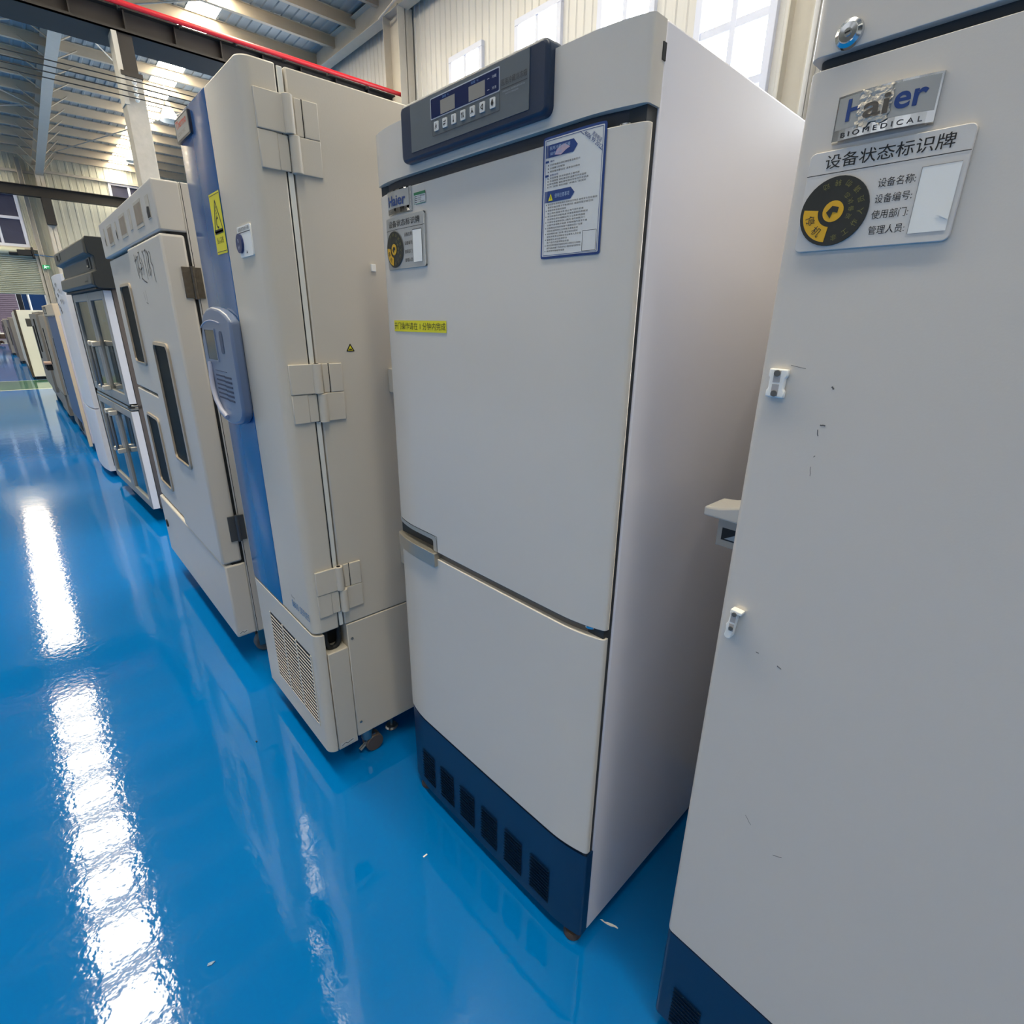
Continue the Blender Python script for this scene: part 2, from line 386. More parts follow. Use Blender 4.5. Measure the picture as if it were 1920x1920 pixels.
# purlins across the slope
proto = None
xp = -40.6
while xp < 3:
    if proto is None:
        k = B(); z = 0
        k.prism([(-.003,-.296),(.003,-.296),(.003,-.005),(.07,-.005),(.07,.0),(-.003,.0)], YF, YB, 'y')
        k.box(-.13, .003, YF, YB, -.30, -.292); k.box(-.133, -.125, YF, YB, -.30, -.27)
        proto = struct(k.build('roof_purlin', purlinpaint, org=(0,0,0))); p = proto
    else:
        p = proto.copy(); COL.objects.link(p)
    p.location = (xp, 0, roofz(xp)-.004); xp += 1.52
def ibeam(b, p0, p1, h, w, tf=.02, tw=.012, up=(0,0,1), mi=0):
    """I section from p0 to p1; h along up"""
    p0, p1 = Vector(p0), Vector(p1); d = (p1-p0).normalized(); up = Vector(up); up = (up-d*up.dot(d)).normalized(); s = d.cross(up)
    for (a0,a1,c0,c1) in ((-w/2,w/2,0,tf),(-tw/2,tw/2,tf,h-tf),(-w/2,w/2,h-tf,h)):
        vs = [p+s*a+up*c for p in (p0,p1) for a,c in ((a0,c0),(a1,c0),(a1,c1),(a0,c1))]
        b.add(vs, [(0,3,2,1),(4,5,6,7),(0,1,5,4),(1,2,6,5),(2,3,7,6),(3,0,4,7)], mi)
    return b
# portal frame at the far column and rafter against the back wall
def col_h(name, x, y, z1, wx, wy, mat, flange='x'):
    k = B(); t = .02
    if flange == 'x': k.box(x-wx/2,x-wx/2+t,y-wy/2,y+wy/2,0,z1); k.box(x+wx/2-t,x+wx/2,y-wy/2,y+wy/2,0,z1); k.box(x-wx/2,x+wx/2,y-.01,y+.01,0,z1)
    else: k.box(x-wx/2,x+wx/2,y-wy/2,y-wy/2+t,0,z1); k.box(x-wx/2,x+wx/2,y+wy/2-t,y+wy/2,0,z1); k.box(x-.01,x+.01,y-wy/2,y+wy/2,0,z1)
    return struct(k.build(name, mat))
for yy in (3.2, -5.2):
    col_h('steel_column', -41.45, yy, 9.0, .75, .36, framepaint)
    k = B(); ibeam(k, (-41.7,yy,8.55), (-29,yy,9.62), .62, .34); ibeam(k, (-29,yy,9.62), (10,yy,11.35), .6, .34)
    struct(k.build('roof_rafter_beam', framepaint))
for yy in (-1.9-.45, 2.45): col_h('steel_column', -41.75, yy, 9.4, .3, .22, framepaint, 'y')
k = B(); ibeam(k, (-41.7,10.62,10.02-.45), (-23,10.62,10.04), .5, .36); ibeam(k, (-23,10.62,10.04), (9,10.62,10.12), .62, .36); struct(k.build('roof_rafter_beam', framepaint))
col_h('steel_column', -16.9, 10.68, 10.1, .85, .5, framepaint); col_h('steel_column', -4.75, 10.75, 10.1, .42, .4, framepaint)
k = B(); k.tube([(-17.3,10.3,9.95),(-12.5,10.3,10.75)], .035); struct(k.build('brace_beam', framepaint))
# fly braces between rafter and purlins
k = B(); k.tube([(0,0,0),(0,.62,.42)], .022, 6); fb = struct(k.build('rafter_brace_beam', purlinpaint, org=(0,0,0))); first = True
k = B(); k.tube([(0,0,0),(0,-.62,.42)], .022, 6); fb2 = struct(k.build('rafter_brace_beam', purlinpaint, org=(0,0,0)))
xp = -40.6
for i in range(14):
    for src, y in ((fb,3.36),(fb2,3.04)):
        p = src if i == 0 else src.copy()
        if i: COL.objects.link(p)
        zb = (8.55+(xp+41.7)*1.07/12.7) if xp < -29 else 9.62+(xp+29)*.0444
        p.location = (xp, y, zb+.05); p.scale = (1,1,max(.3,(roofz(xp)-.2-zb-.05)/.42))
    xp += 1.52
# girts on the end wall and rods of wind bracing
for (y0,y1,z) in ((-3,3.0,8.78),(3.4,10.9,8.93),(-3,2.6,5.0)): struct(B().box(XF+.05,XF+.2,y0,y1,z-.06,z+.06).build('wall_girt_beam', framepaint))
for p0, p1 in (((-40,3.4,9.3),(-24,10.4,10.25)), ((-24,3.4,10.2),(-36,10.4,9.7)), ((-24,3.4,10.2),(-17,10.4,10.6)), ((-33,-5,9.8),(-25,3.0,10.2)), ((-40,-5,9.4),(-33,3,9.8)), ((-25,-5,10.2),(-33,3,9.75))):
    struct(B().tube([p0,p1], .022, 6).build('wind_brace_beam', framepaint))
# crane runway beams and their columns
k = B(); x = -16.95
k.box(-17.85,-16.8,YF,10.4,7.48,7.51); k.box(-17.2,-16.78,YF,10.4,7.93,7.96); k.box(x-.008,x+.008,YF,10.4,7.51,7.93); k.box(-16.83,-16.8,YF,10.4,7.48,7.56)
for i in range(24): k.box(x,x+.13,YF+.5+i,YF+.53+i,7.52,7.92)
struct(k.build('crane_runway_beam', beamgrey))
k = B(); k.box(-41.0,-40.6,YF,YB-.1,7.95,7.98); k.box(-40.82,-40.78,YF,YB-.1,7.5,7.98); k.box(-41.0,-40.6,YF,YB-.1,7.47,7.5); struct(k.build('crane_runway_beam', beamblack))
for yy in (3.2,-5.2): struct(B().box(-41.1,-40.55,yy-.2,yy+.2,6.2,7.46).build('crane_corbel_beam', beamblack))
k = B(); k.box(-17.25,-16.8,3.22,3.64,0,6.75); struct(k.build('concrete_column', conc, bev=.02))
k = B(); k.box(-17.2,-16.84,3.30,3.60,6.75,7.48); k.box(-17.3,-16.76,3.24,3.66,6.66,6.75); struct(k.build('column_head_beam', beamgrey))
k = B(); k.box(-17.2,-16.78,3.20,3.30,6.1,7.47); struct(k.build('column_strap_beam', framepaint))
for yy in (-5.2,): struct(B().box(-17.25,-16.8,yy-.21,yy+.21,0,7.48).build('concrete_column', conc, bev=.02))
# rolling shutter half lowered in the doorway at the end of the aisle
k = B(); P = []
n = 20; h = (DZ-2.64)/n
for i in range(n):
    z = 2.64+i*h; P += [(XF-.02,z),(XF+.05,z+h*.25),(XF+.07,z+h*.85)]
P.append((XF+.02, DZ))
m_ = len(P); k.add([(x,DY0,z) for x,z in P]+[(x,DY1,z) for x,z in P], [(i,i+1,m_+i+1,m_+i) for i in range(m_-1)])
d1 = struct(k.build('door_1', shutterpaint, ang=20))
k = B(); k.cyl((XF+.3,DY0,4.83),(XF+.3,DY1-.4,4.83),.17); k.build('shutter_drum', shutterpaint, d1)
k = B(); k.box(XF+.05,XF+.18,DY1-.02,DY1+.1,0,4.7); k.box(XF+.05,XF+.18,DY0-.1,DY0+.02,0,4.7); k.build('guide_rail', framepaint, d1)
k = B(); k.box(XF+.15,XF+.55,1.45,2.05,4.62,4.9); k.box(XF+.1,XF+.6,2.05,2.14,4.5,5.05); k.cyl((XF+.35,1.5,4.72),(XF+.35,1.1,4.72),.12); k.build('shutter_motor', black, d1, bev=.02)
k = B(); k.tube([(XF+.3,2.14,4.72),(XF+.3,3.4,4.62)], .03); tag(k.build('cable_conduit', chrome), 'thin bright conduit running from the shutter motor to the column', 'conduit')
# outside, seen under the shutter
struct(B().box(-75,XF,-14,14,-.25,-.02).build('ground_outside', ground))
k = B(); corr(k, 0, 4.2, 0, 4.5, lambda u, v, t: (-50+t, -3.2+v*0+u, v) , pitch=.12, d=.03)
k2 = B()
for i in range(38):
    z = i*.12; k2.box(-50,-49.95+.03,-4.0,1.05,z,z+.085); k2.box(-50,-49.97,-4.0,1.05,z+.085,z+.12)
struct(k2.build('wall_shed_outside', purple))
g = root('blue_gate', (-50.5,2.2,-.02), 'tall blue metal gate outside under the rolling shutter', 'gate')
B().box(-50.6,-50.5,1.75,2.55,.0,4).build('gate_leaf', truckblue, g); B().box(-50.6,-50.5,1.35,1.62,.0,4).build('gate_leaf', truckblue, g)
B().box(-50.55,-50.4,1.62,1.68,0,4).build('gate_post', whiteplastic, g); B().box(-50.55,-50.4,2.55,2.62,0,4).build('gate_post', whiteplastic, g)
tag(B().box(-50.7,-50.4,1.08,1.34,0,4).build('dark_hut', greyink, bev=.01), 'dark grey hut beside the mauve shed outside the shutter', 'hut')

# ------------------------------------------------------------------ hanging and wall-mounted things
t = root('crane_power_rail', (-16.62,0,7.9), 'long red power rail running along the dark crane beam', 'power rail')
B().tube([(-16.62,YF+.05,7.93),(-16.62,10.84,7.97)], .055, 10).build('rail_cover', redpaint, t)
B().box(-16.70,-16.54,10.6,10.84,7.85,8.35).build('end_bracket', rubber, t)
for i in range(20): B().box(-16.78,-16.64,YF+.6+1.2*i,YF+.64+1.2*i,7.86,8.0).build('hanger', rubber, t)
names = ['topmost', 'second from top', 'third from top', 'lowest']
for i, z in enumerate((6.54, 6.43, 6.32, 6.21)):
    k = B(); pts = [(-16.62, YF+.1+(3.45-YF)*j/10, z+.0-.12*math.sin(pi*j/10)*.4) for j in range(11)]+[(-16.62, 3.55+6.9*j/6, z-.03*math.sin(pi*j/6)) for j in range(7)]
    tag(k.tube(pts, .012, 6).build('overhead_wire', rubber), 'black overhead wire, %s of four passing the concrete column' % names[i], 'wire', 'bare overhead wires')
    iv = B(); iv.lathe([(.0,-.05),(.03,-.05),(.048,-.03),(.028,0),(.048,.03),(.03,.05),(0,.05)], (0,0,0), 12)
    iv.v = [(p[2]-16.70, p[0]+3.45, p[1]+z) for p in iv.v]
    tag(iv.build('cable_insulator', whiteplastic), 'white ring insulator on the concrete column, %s of four' % names[i], 'insulator', 'insulators on the column')
for i, (x, lab) in enumerate(((-28.06, 'bell-shaped hanging lamp nearest the blue-panelled freezer, beneath the roof lights'), (-36.14, 'bell-shaped hanging lamp farther off, left of the concrete column top'))):
    t = root('hanging_lamp', (x,6.8,9.0), lab, 'lamp', 'bell lamps under the roof')
    B().lathe([(.10,.22),(.14,.18),(.26,-.02),(.36,-.26),(.37,-.28),(.355,-.28),(.25,-.02),(.12,.17),(.0,.2)], (x,6.8,9.24), 24).build('lamp_shade', M('lamp_shade_white', (214,214,206), .4, amt=.03), t)
    B().cyl((x,6.8,9.43),(x,6.8,9.6),.11).build('lamp_housing', framepaint, t)
    B().cyl((x,6.8,9.6),(x,6.8,roofz(x)-.02),.015).build('hanging_rod', framepaint, t)
t = root('exit_sign', (-41.6,2.5,4.0), 'small green emergency exit sign beside the shutter', 'sign')
B().box(-41.6,-41.54,2.36,2.68,4.0,4.2).build('sign_case', M('exit_green', (20,120,70), .4, emit=.8), t)
k = B(); mp = lambda u, v: (-41.535, u, v)
disc(k, 2.47, 4.165, .018, mp); stroke(k, [(2.47,4.14),(2.46,4.09),(2.43,4.05),(2.41,4.02)], .012, mp); stroke(k, [(2.46,4.09),(2.50,4.06),(2.51,4.02)], .012, mp); stroke(k, [(2.42,4.11),(2.47,4.13),(2.51,4.10)], .008, mp)
stroke(k, [(2.54,4.11),(2.64,4.11)], .012, mp); poly(k, [(2.54,4.08),(2.54,4.14),(2.515,4.11)], mp)
k.build('running_man_mark', M('sign_white', (220,255,235), .4, emit=1.0), t)

# ================================================================== shared pieces of the two refrigerators
LS = 1.032                                  # the left edge sits slightly farther out than the right
def bow(x, w=.345, k=1.0):
    """front of the doors: nearly flat, sweeping back towards both edges"""
    a = x if x > 0 else -x/LS; e = max(0, a-(w-.10))/.10
    return .002*(x/w)**2 + .016*k*e*e
def profile(w=.345, k=1.0, off=0, r=.007, yside=.030):
    P = []
    xs = [-w+r]+[-w+.02+i*.011 for i in range(9)]+[-w+.14+i*.06 for i in range(200) if -w+.14+i*.06 < w-.125]+[w-.02-i*.011 for i in range(8,-1,-1)]+[w-r]
    C = [(x, bow(abs(x), w, k)+off) for x in sorted(set(xs))]
    y0 = C[0][1]
    L = [(-w, yside), (-w, y0+r*.9), (-w+.0015, y0+r*.45), (-w+.005, y0+r*.14)]
    return [(x*LS if x < 0 else x, y) for x, y in L+C+[(-p[0], p[1]) for p in L[::-1]]]
def status_dial(b, cu, cv, r, mp_at, k=1.0, ms=(0,1,2), small=False):
    """black turning disc with an amber window reading 停机; k = horizontal squeeze"""
    s0, s1, s2 = ms
    sector(b, cu, cv, 0, r*.5, 0, 360, mp_at(.0), s0, 40, k); sector(b, cu, cv, r*.5, r, 0, 360, mp_at(.0), s0, 40, k)
    sector(b, cu, cv, r*.45, r*.9, 172, 262, mp_at(.0006), s1, 18, k)
    disc(b, cu, cv, r*.31, mp_at(.0006), s1, 24, ru=r*.31*k)
    poly(b, [(cu-.2*r*k,cv-.02*r),(cu-.06*r*k,cv-.2*r),(cu+.0,cv-.02*r),(cu+.14*r*k,cv-.06*r),(cu+.16*r*k,cv+.1*r),(cu-.04*r*k,cv+.16*r)], mp_at(.0009), s0)
    def ch(c, ang, rad, size, mi, lay):
        a = math.radians(ang); ca, sa = math.cos(a), math.sin(a)
        vs, fs = text_mesh(c)
        if not vs: return
        mx = (min(v[0] for v in vs)+max(v[0] for v in vs))/2; my = (min(v[1] for v in vs)+max(v[1] for v in vs))/2
        out = []
        for x, y, _ in vs:
            x, y = (x-mx)*size, (y-my)*size
            # glyph tops point at the centre, text runs counter-clockwise
            px = cu+k*(ca*rad+(-sa)*x-ca*y); py = cv+sa*rad+ca*x-sa*y
            out.append(mp_at(lay)(px, py))
        b.add(out, fs, mi)
    for i, c in enumerate('停机'): ch(c, 198+i*36, r*.68, r*.3, s0, .0009)
    for i, c in enumerate('非工作人员请勿转动'): ch(c, -78+i*24, r*.8, r*.2, s2, .0009)
    for i, c in enumerate('设备状态'): ch(c, -22+i*24, r*.52, r*.17, s2, .0009)
goldink = M('faded_gold_ink', (120, 116, 66), .5, amt=.1)

def cplate(b, x0, x1, z0, z1, mp, mi=0, n=20, r=.005):
    X = sorted({x0+(x1-x0)*i/n for i in range(n+1)} | {x0+r*t for t in (.13,.5)} | {x1-r*t for t in (.13,.5)})
    def ins(x):
        d = min(x-x0, x1-x); return 0 if d >= r else r-math.sqrt(max(0, r*r-(r-d)**2))
    for a, c in zip(X, X[1:]): b.add([mp(a,z0+ins(a)), mp(c,z0+ins(c)), mp(c,z1-ins(c)), mp(a,z1-ins(a))], [(0,1,2,3)], mi)
    return b
# ------------------------------------------------------------------ medical refrigerator in the middle
R2 = root('medical_refrigerator', (-.852,.686,0), 'tall grey combined medical refrigerator with navy control panel and navy vented kick plate', 'refrigerator', rz=math.radians(1.3), local=True)
w = .345
k = B(); k.box(-w*LS,w,.0445,.66,.036,1.832); k.build('cabinet_body', enamel_side, R2, bev=.003, ang=50)
k = B(); k.box(-w*LS+.004,w-.004,.02,.0446,.30,1.735); k.build('door_gasket', M('fridge_gasket',(44,48,52),.6,amt=.08), R2)
zk = 1.7135
NX = -.164
pf = profile()
pi_ = [i for i in range(len(pf)-1)]
def ud(i): return .945 if pf[i+1][0] <= NX+.004 else .9035
# put a sample at the notch edge
pf = sorted(set(pf+[(NX, bow(NX))]), key=lambda p: (p[0], -p[1] if p[0] < 0 else p[1]))
pf = profile()[:4]+[p for p in pf if (-w+.0051)*LS < p[0] < w-.0051]+profile()[-4:]
up_door = B().panel(pf, .9035, zk, .030, zb=ud).build('upper_door', enamel, R2, bev=.004, seg=2, ang=60)
lo_door = B().panel(pf, .317, .884, .030).build('lower_door', enamel, R2, bev=.006, seg=3, ang=60)
pin = [(p[0]*.972, p[1]+.011) for p in pf]
B().panel(pin, .884, .8985, .04).build('door_top_trim', M('umber_trim', (112,106,100), .45, .3, amt=.06), lo_door)
B().panel([(p[0]*.972, p[1]+.009) for p in pf], zk-.002, 1.734, .045).build('hinge_cover', M('hinge_cover_navy', (34,42,54), .42, amt=.08), R2)
B().panel([(p[0]*.98, p[1]+.006) for p in pf], .305, .318, .04).build('kick_gap_trim', rubber, R2)
# grip recess of the upper door and silver grip lip on the lower door
nx = [p for p in pf if p[0] <= NX+.0001]
k = B(); O = [(-w*LS+.003+(NX-.014+w*LS-.003)*i/14, .945) for i in range(15)]+[(NX-.014+.014*math.sin(pi*i/12), .931+.014*math.cos(pi*i/12)) for i in range(1,7)]+[(NX,.9035)]
I_ = [(min(x, NX-.024), .932) for x, z in O[:15]]+[(NX-.024+.007*math.sin(pi*i/12), .925+.007*math.cos(pi*i/12)) for i in range(1,7)]+[(NX-.017,.9035)]
n_ = len(O)
fr = lambda p, d: (p[0], bow(p[0])+d, p[1])
k.add([fr(p,-.0008) for p in O]+[fr(p,.001) for p in I_]+[(p[0],.034,p[1]) for p in I_], [(i,i+1,n_+i+1,n_+i) for i in range(n_-1)]+[(n_+i,n_+i+1,2*n_+i+1,2*n_+i) for i in range(n_-1)])
k.add([fr((NX,.945),-.0002)]+[fr(p,-.0002) for p in O[14:21]], [(0,i,i+1) for i in range(1,7)], 1)
k.build('grip_frame', [M('grip_frame_grey', (176,174,168), .35, amt=.04), enamel], up_door, ang=35)
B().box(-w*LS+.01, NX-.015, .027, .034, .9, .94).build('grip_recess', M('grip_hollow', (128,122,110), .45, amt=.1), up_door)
k = B(); hp = [(p[0], p[1]-.010) for p in nx]
k.panel(hp, .864, .9015, .026); k.build('door_handle', champagne, lo_door, bev=.009, seg=4, ang=50)
# head cover and its control panel
hp = profile(k=.9, off=-.002, yside=.044)
B().panel(hp, 1.7335, 1.831, .0442).build('head_cover', enamel, R2, bev=.009, seg=4, ang=60)
B().box(w-.0005, w+.0012, .038, .046, 1.786, 1.806).build('side_slot', slot, R2)
def wrap2(o=0): return lambda u, v: (u, bow(u)-.0012-o, v)
cp = B().prism(rrect(-.208, .187, 1.7475, 1.8445, .013), -.017, .02, 'y').build('control_panel', navy, R2, bev=.006, seg=3, ang=40)
B().prism(rrect(-.170, .150, 1.7605, 1.838, .003), -.0165, -.0135, 'y')
k = B(); k.box(-.170,.150,-.0182,-.016,1.7605,1.838); k.build('panel_film', panelgrey, cp)
fy = -.0186
k = B(); mp = front(fy)
poly(k, rrect(-.1035,.0845,1.7995,1.8325,.002), mp, 2); poly(k, rrect(-.1018,.0828,1.8012,1.8308,.002), front(fy-.0002), 0)
for a in (-.073, .007):
    rect(k, a, a+.042, 1.8025, 1.8235, front(fy-.0005), 1)
    put_text(k, '温度 °C', a+.006, a+.026, 1.8255, 1.829, front(fy-.0005), 3)
for z, s in ((1.8205,'冷藏'),(1.8055,'冷冻')): put_text(k, s, .066, .077, z, z+.0042, front(fy-.0005), 2); rect(k, .055,.060,z+.0015,z+.0022, front(fy-.0005), 2)
k.build('display', [dispblue, lcd, M('pale_print',(188,194,204),.4), M('sky_print',(72,128,190),.4)], cp)
k = B(); mp = front(fy-.0004)
stroke(k, [(-.1,1.7995),(-.098,1.7735),(.084,1.7735),(.0845,1.7995)], .0004, mp)
put_text(k, '医用冷藏冷冻箱', .0885, .146, 1.8045, 1.8135, mp, 0); stroke(k, [(.0885,1.8005),(.147,1.8005)], .0005, mp, 0)
put_text(k, 'MEDICAL REFRIGERATOR', .092, .142, 1.7955, 1.7975, mp, 1); put_text(k, 'WITH FREEZER', .098, .128, 1.7915, 1.7935, mp, 1)
for i in range(7): put_text(k, '设置消音', -.0905+i*.0256, -.0805+i*.0256, 1.7945, 1.7972, mp, 0)
k.build('panel_lettering', [greyink, M('pale_film_print',(150,158,166),.4)], cp)
def icon(b, j, x, z, mp):
    s = .0042
    T = {0: [[(-.7,-.9),(-.1,.1),(.6,.2)],[(-.1,.1),(.0,.9)],[(-.1,.1),(.5,-.6)]], 1: [[(-.8,.35),(.8,.35)],[(.4,.8),(.8,.35)],[(-.8,-.35),(.8,-.35)],[(-.4,-.8),(-.8,-.35)]],
         2: [[(0,-.8),(0,1)]], 3: [[(-.4,-.9),(-.4,.8),(-.8,.3)],[(.4,.9),(.4,-.8),(.8,-.3)]], 4: [[(0,0),(0,.9)],[(0,0),(-.8,-.6)],[(0,0),(.8,-.6)]], 5: [[(-.8,0),(.5,.8),(.5,-.8),(-.8,0)]], 6: [[(0,1),(-.6,-.2),(0,-.8),(.6,-.2),(0,1)]]}[j]
    for st in T: stroke(b, [(x+s*p, z+s*q*1.15) for p, q in st], .0008, mp, 1)
    if j in (2, 4, 6): disc(b, x, z-(.0032 if j == 2 else .0), .0018, mp, 1, 12)
for i in range(7):
    k = B(); x, z = -.0862+i*.0257, 1.7875
    k.prism(rrect(x-.0062,x+.0062,z-.0073,z+.0073,.0015), fy-.0014, fy+.0005, 'y', 0); icon(k, i, x, z, front(fy-.0017))
    k.build('button', [paper, black], cp)
# kick plate with six louvred grilles
kp = B().panel(profile(k=.9, off=.004, yside=.044), .036, .3055, .0442).build('kick_plate', navy2, R2, bev=.004, seg=2, ang=60)
for i in range(6):
    x0 = -.2925+i*.0955; x1 = x0+.0655
    k = B()
    for j in range(11):
        z = .067+j*.0108; rect(k, x0, x1, z, z+.0055, lambda u, v: (u, bow(u)*.9+.0032, v), 0, 3)
        k.add([(x0,bow(x0)+.003,z+.0055),(x1,bow(x1)+.003,z+.0055),(x1,bow(x1)-.0005,z+.0085),(x0,bow(x0)-.0005,z+.0085)], [(0,1,2,3)], 1)
    k.build('vent_grille', [slot, navy2], kp)
for sx in (-1, 1):
    for y in (.075, .58):
        k = B(); k.lathe([(0,0),(.022,0),(.024,.006),(.02,.018),(.012,.02),(.012,.04),(0,.04)], (sx*.312,y-.04 if y < .1 else y,0), 20); k.build('foot', M('foot_plastic',(74,62,54),.5,amt=.1), R2)
k = B(); k.cyl((w-.035,.02,.8985),(w-.035,.02,.9035),.011); k.cyl((w-.012,.03,.896),(w-.012,.03,.906),.006); k.build('middle_hinge', chrome, R2)
B().cyl((w-.04,.028,1.7135),(w-.04,.028,1.7175),.013).build('top_hinge', chrome, R2)
# maker's badge, status plate, labels
k = B(); n = 12
g = lambda u: .003*(1-((u+.252)/.049)**2)
for i in range(n):
    a, c = -.301+.0975*i/n, -.301+.0975*(i+1)/n
    k.add([(a,bow(a)-.002-g(a),1.6695),(c,bow(c)-.002-g(c),1.6695),(c,bow(c)-.002-g(c),1.7135),(a,bow(a)-.002-g(a),1.7135),(a,bow(a),1.6675),(c,bow(c),1.6675),(c,bow(c),1.7145),(a,bow(a),1.7145)], [(0,1,2,3),(4,0,3,7) if i == 0 else (0,3,2,1),(1,5,6,2) if i == n-1 else (0,1,2,3),(4,5,1,0),(3,2,6,7)], 0)
mb = lambda u, v: (u, bow(u)-.0032-g(u), v)
rect(k, -.298, -.2105, 1.6795, 1.7115, lambda u, v: (u, bow(u)-.0025-g(u), v), 2, 10)
put_text(k, 'Haier', -.294, -.222, 1.6835, 1.7035, mb, 1, bold=.02)
k.build('maker_badge', [chrome, blueink, silver], up_door, ang=30)
k = B(); cplate(k, -.313,-.158,1.5605,1.6625, lambda u, v: (u, bow(u)-.004, v)); stroke(k, [(-.159,1.562),(-.159,1.661)], .0006, lambda u, v: (u, bow(u)-.0042, v), 1)
k.box(-.158,-.1572,bow(-.158)-.004,bow(-.158)+.001,1.5645,1.6585,0)
n_ = len(k.v)
for i in range(20):
    a, c = -.313+.155*i/20, -.313+.155*(i+1)/20
    for z in (1.5605,1.6625): k.add([(a,bow(a)-.004,z),(c,bow(c)-.004,z),(c,bow(c)+.001,z),(a,bow(a)+.001,z)], [(0,1,2,3)], 0)
sp = k.build('status_plate', [silver, chrome], R2, ang=30)
L2 = lambda o: (lambda u, v: (u, bow(u)-.0046-o, v))
k = B(); put_text(k, '设备状态标识牌', -.298, -.174, 1.6435, 1.6565, L2(0), 0, bold=.003); stroke(k, [(-.312+.153*i/16,1.6385) for i in range(17)], .0004, L2(0), 0)
for i, s in enumerate(('设备名称:','设备编号:','使用部门:','管理人员:')): put_text(k, s, -.234, -.203, 1.622-i*.0165, 1.6295-i*.0165, L2(0), 0)
k.build('plate_lettering', black, sp)
k = B(); rect(k, -.2005,-.1685,1.5705,1.632, L2(.0006), 0, 5); stroke(k, [(-.2005,1.632),(-.1685,1.632)], .0006, L2(.0008), 1); k.build('card_slot', [whiteplastic, greyink], sp)
k = B(); status_dial(k, -.276, 1.6, .036, lambda o: L2(.0012+o), k=1.03, ms=(0,1,2)); k.build('status_dial', [dialblack, amber, goldink], sp)
k = B(); mp = wrap2(); rect(k, -.195,-.155,1.678,1.6985, mp, 0, 5); rect(k, -.195,-.155,1.6935,1.6985, wrap2(.0003), 1, 5); 
for i in range(4): rect(k, -.193,-.185,1.680+i*.0034,1.6815+i*.0034, wrap2(.0002), 2); put_text(k, '资产编号信息', -.183, -.183+(.024,.012,.014,.026)[i], 1.6795+i*.0034, 1.682+i*.0034, wrap2(.0002), 2)
stroke(k, [(-.195,1.678),(-.195,1.6985)], .0004, wrap2(.0002), 1); stroke(k, [(-.195,1.678),(-.155,1.678)], .0004, wrap2(.0002), 1)
k.build('asset_label', [paper, greenink, black], up_door)
k = B(); rect(k, -.3075,-.0975,1.429,1.453, mp, 0, 24); put_text(k, '开门操作请在 1 分钟内完成', -.3045, -.1, 1.4335, 1.449, wrap2(.0003), 1)
k.build('yellow_notice', [yellow, black], up_door)
# instruction sticker
k = B(); X0, X1, Z0, Z1 = .168, .288, 1.551, 1.7225
def ws(o): return lambda u, v: (u, bow(u)-.0014-o*1.6, v)
def wrect(a, c, z0, z1, o, mi): rect(k, a, c, z0, z1, ws(o), mi, 4)
cplate(k, X0,X1,Z0,Z1, ws(0), 1, 16, .004); cplate(k, X0+.0035,X1-.0035,Z0+.0035,Z1-.0035, ws(.0003), 0, 16, .002)
k.f = k.f; 
stroke(k, [(X0+.006+(X1-X0-.0115)*i/10,Z0+.005) for i in range(11)]+[(X1-.0055-(X1-X0-.0115)*i/10,Z1-.0055) for i in range(11)]+[(X0+.006,Z0+.005)], .0004, ws(.0004), 1)
def banner(z0, z1, x1):
    rect(k, X0+.0115, x1, z0, z1, ws(.0005), 1, 8); poly(k, [(x1,z0),(x1+.008,(z0+z1)/2),(x1,z1)], ws(.0005), 1)
    for q in (.0065, .0092): rect(k, X0+q, X0+q+.0018, z0, z1, ws(.0005), 1)
banner(1.694, 1.711, .230); banner(1.6325, 1.6485, .228)
poly(k, [(.193,1.6965),(.206,1.6945),(.216,1.6995),(.224,1.702),(.213,1.7075),(.203,1.706),(.197,1.7025)], ws(.0008), 4)
put_text(k, '医用冷藏冷冻箱', .183, .224, 1.7035, 1.7085, ws(.0010), 3); put_text(k, '操作说明', .184, .208, 1.6965, 1.701, ws(.0010), 3)
put_text(k, '使用注意事项', .196, .226, 1.6375, 1.6435, ws(.0008), 3); poly(k, [(.1825,1.6345),(.192,1.6345),(.1875,1.6445)], ws(.0008), 2); rect(k, .1868,.1877,1.6365,1.6415, ws(.001), 5)
stroke(k, [(.243,Z1-.006),(X1-.006,1.6875)], .0004, ws(.0005), 1)
def diag(s, x, z, h, wd):
    a = -math.radians(38); vs, fs = text_mesh(s); xs = [v[0] for v in vs]; ys = [v[1] for v in vs]
    k.add([ws(.0006)(x+(px-min(xs))/(max(xs)-min(xs))*wd*math.cos(a)-(py-min(ys))/(max(ys)-min(ys))*h*math.sin(a), z+(px-min(xs))/(max(xs)-min(xs))*wd*math.sin(a)+(py-min(ys))/(max(ys)-min(ys))*h*math.cos(a)) for px, py, _ in vs], fs, 1)
diag('咨询电话', .263, 1.7095, .0055, .020); diag('4006 99 2017', .249, 1.7125, .0055, .040)
rows = [(1.6875,'操作',.004,1),(1.6825,'打开电源后请按键查看温度显示',.066,0),(1.678,'长按键三秒解锁',.03,0),(1.6735,'再按键调整设定 温度自动保存',.056,0),(1.6685,'报警说明',.018,1),
 (1.6645,'高温报警 按消音键停止蜂鸣器',.062,0),(1.6605,'低温报警 请检查设定温度与环境温度',.078,0),(1.6565,'断电报警 请检查电源线与电池开关状态',.098,0),(1.6525,'开门报警 请关闭箱门并确认门封完好',.1,0)]
for z, s, wd, c in rows:
    x = X0+.016
    if c: poly(k, rrect(X0+.0065,X0+.0135,z-.0002,z+.0028,.0008,2), ws(.0006), 1); wd = max(wd, .012)
    else: disc(k, X0+.0125, z+.0012, .001, ws(.0006), 5, 8)
    put_text(k, s, x, x+min(len(s)*.0043,.095), z, z+.0027, ws(.0006), 1 if c else 5)
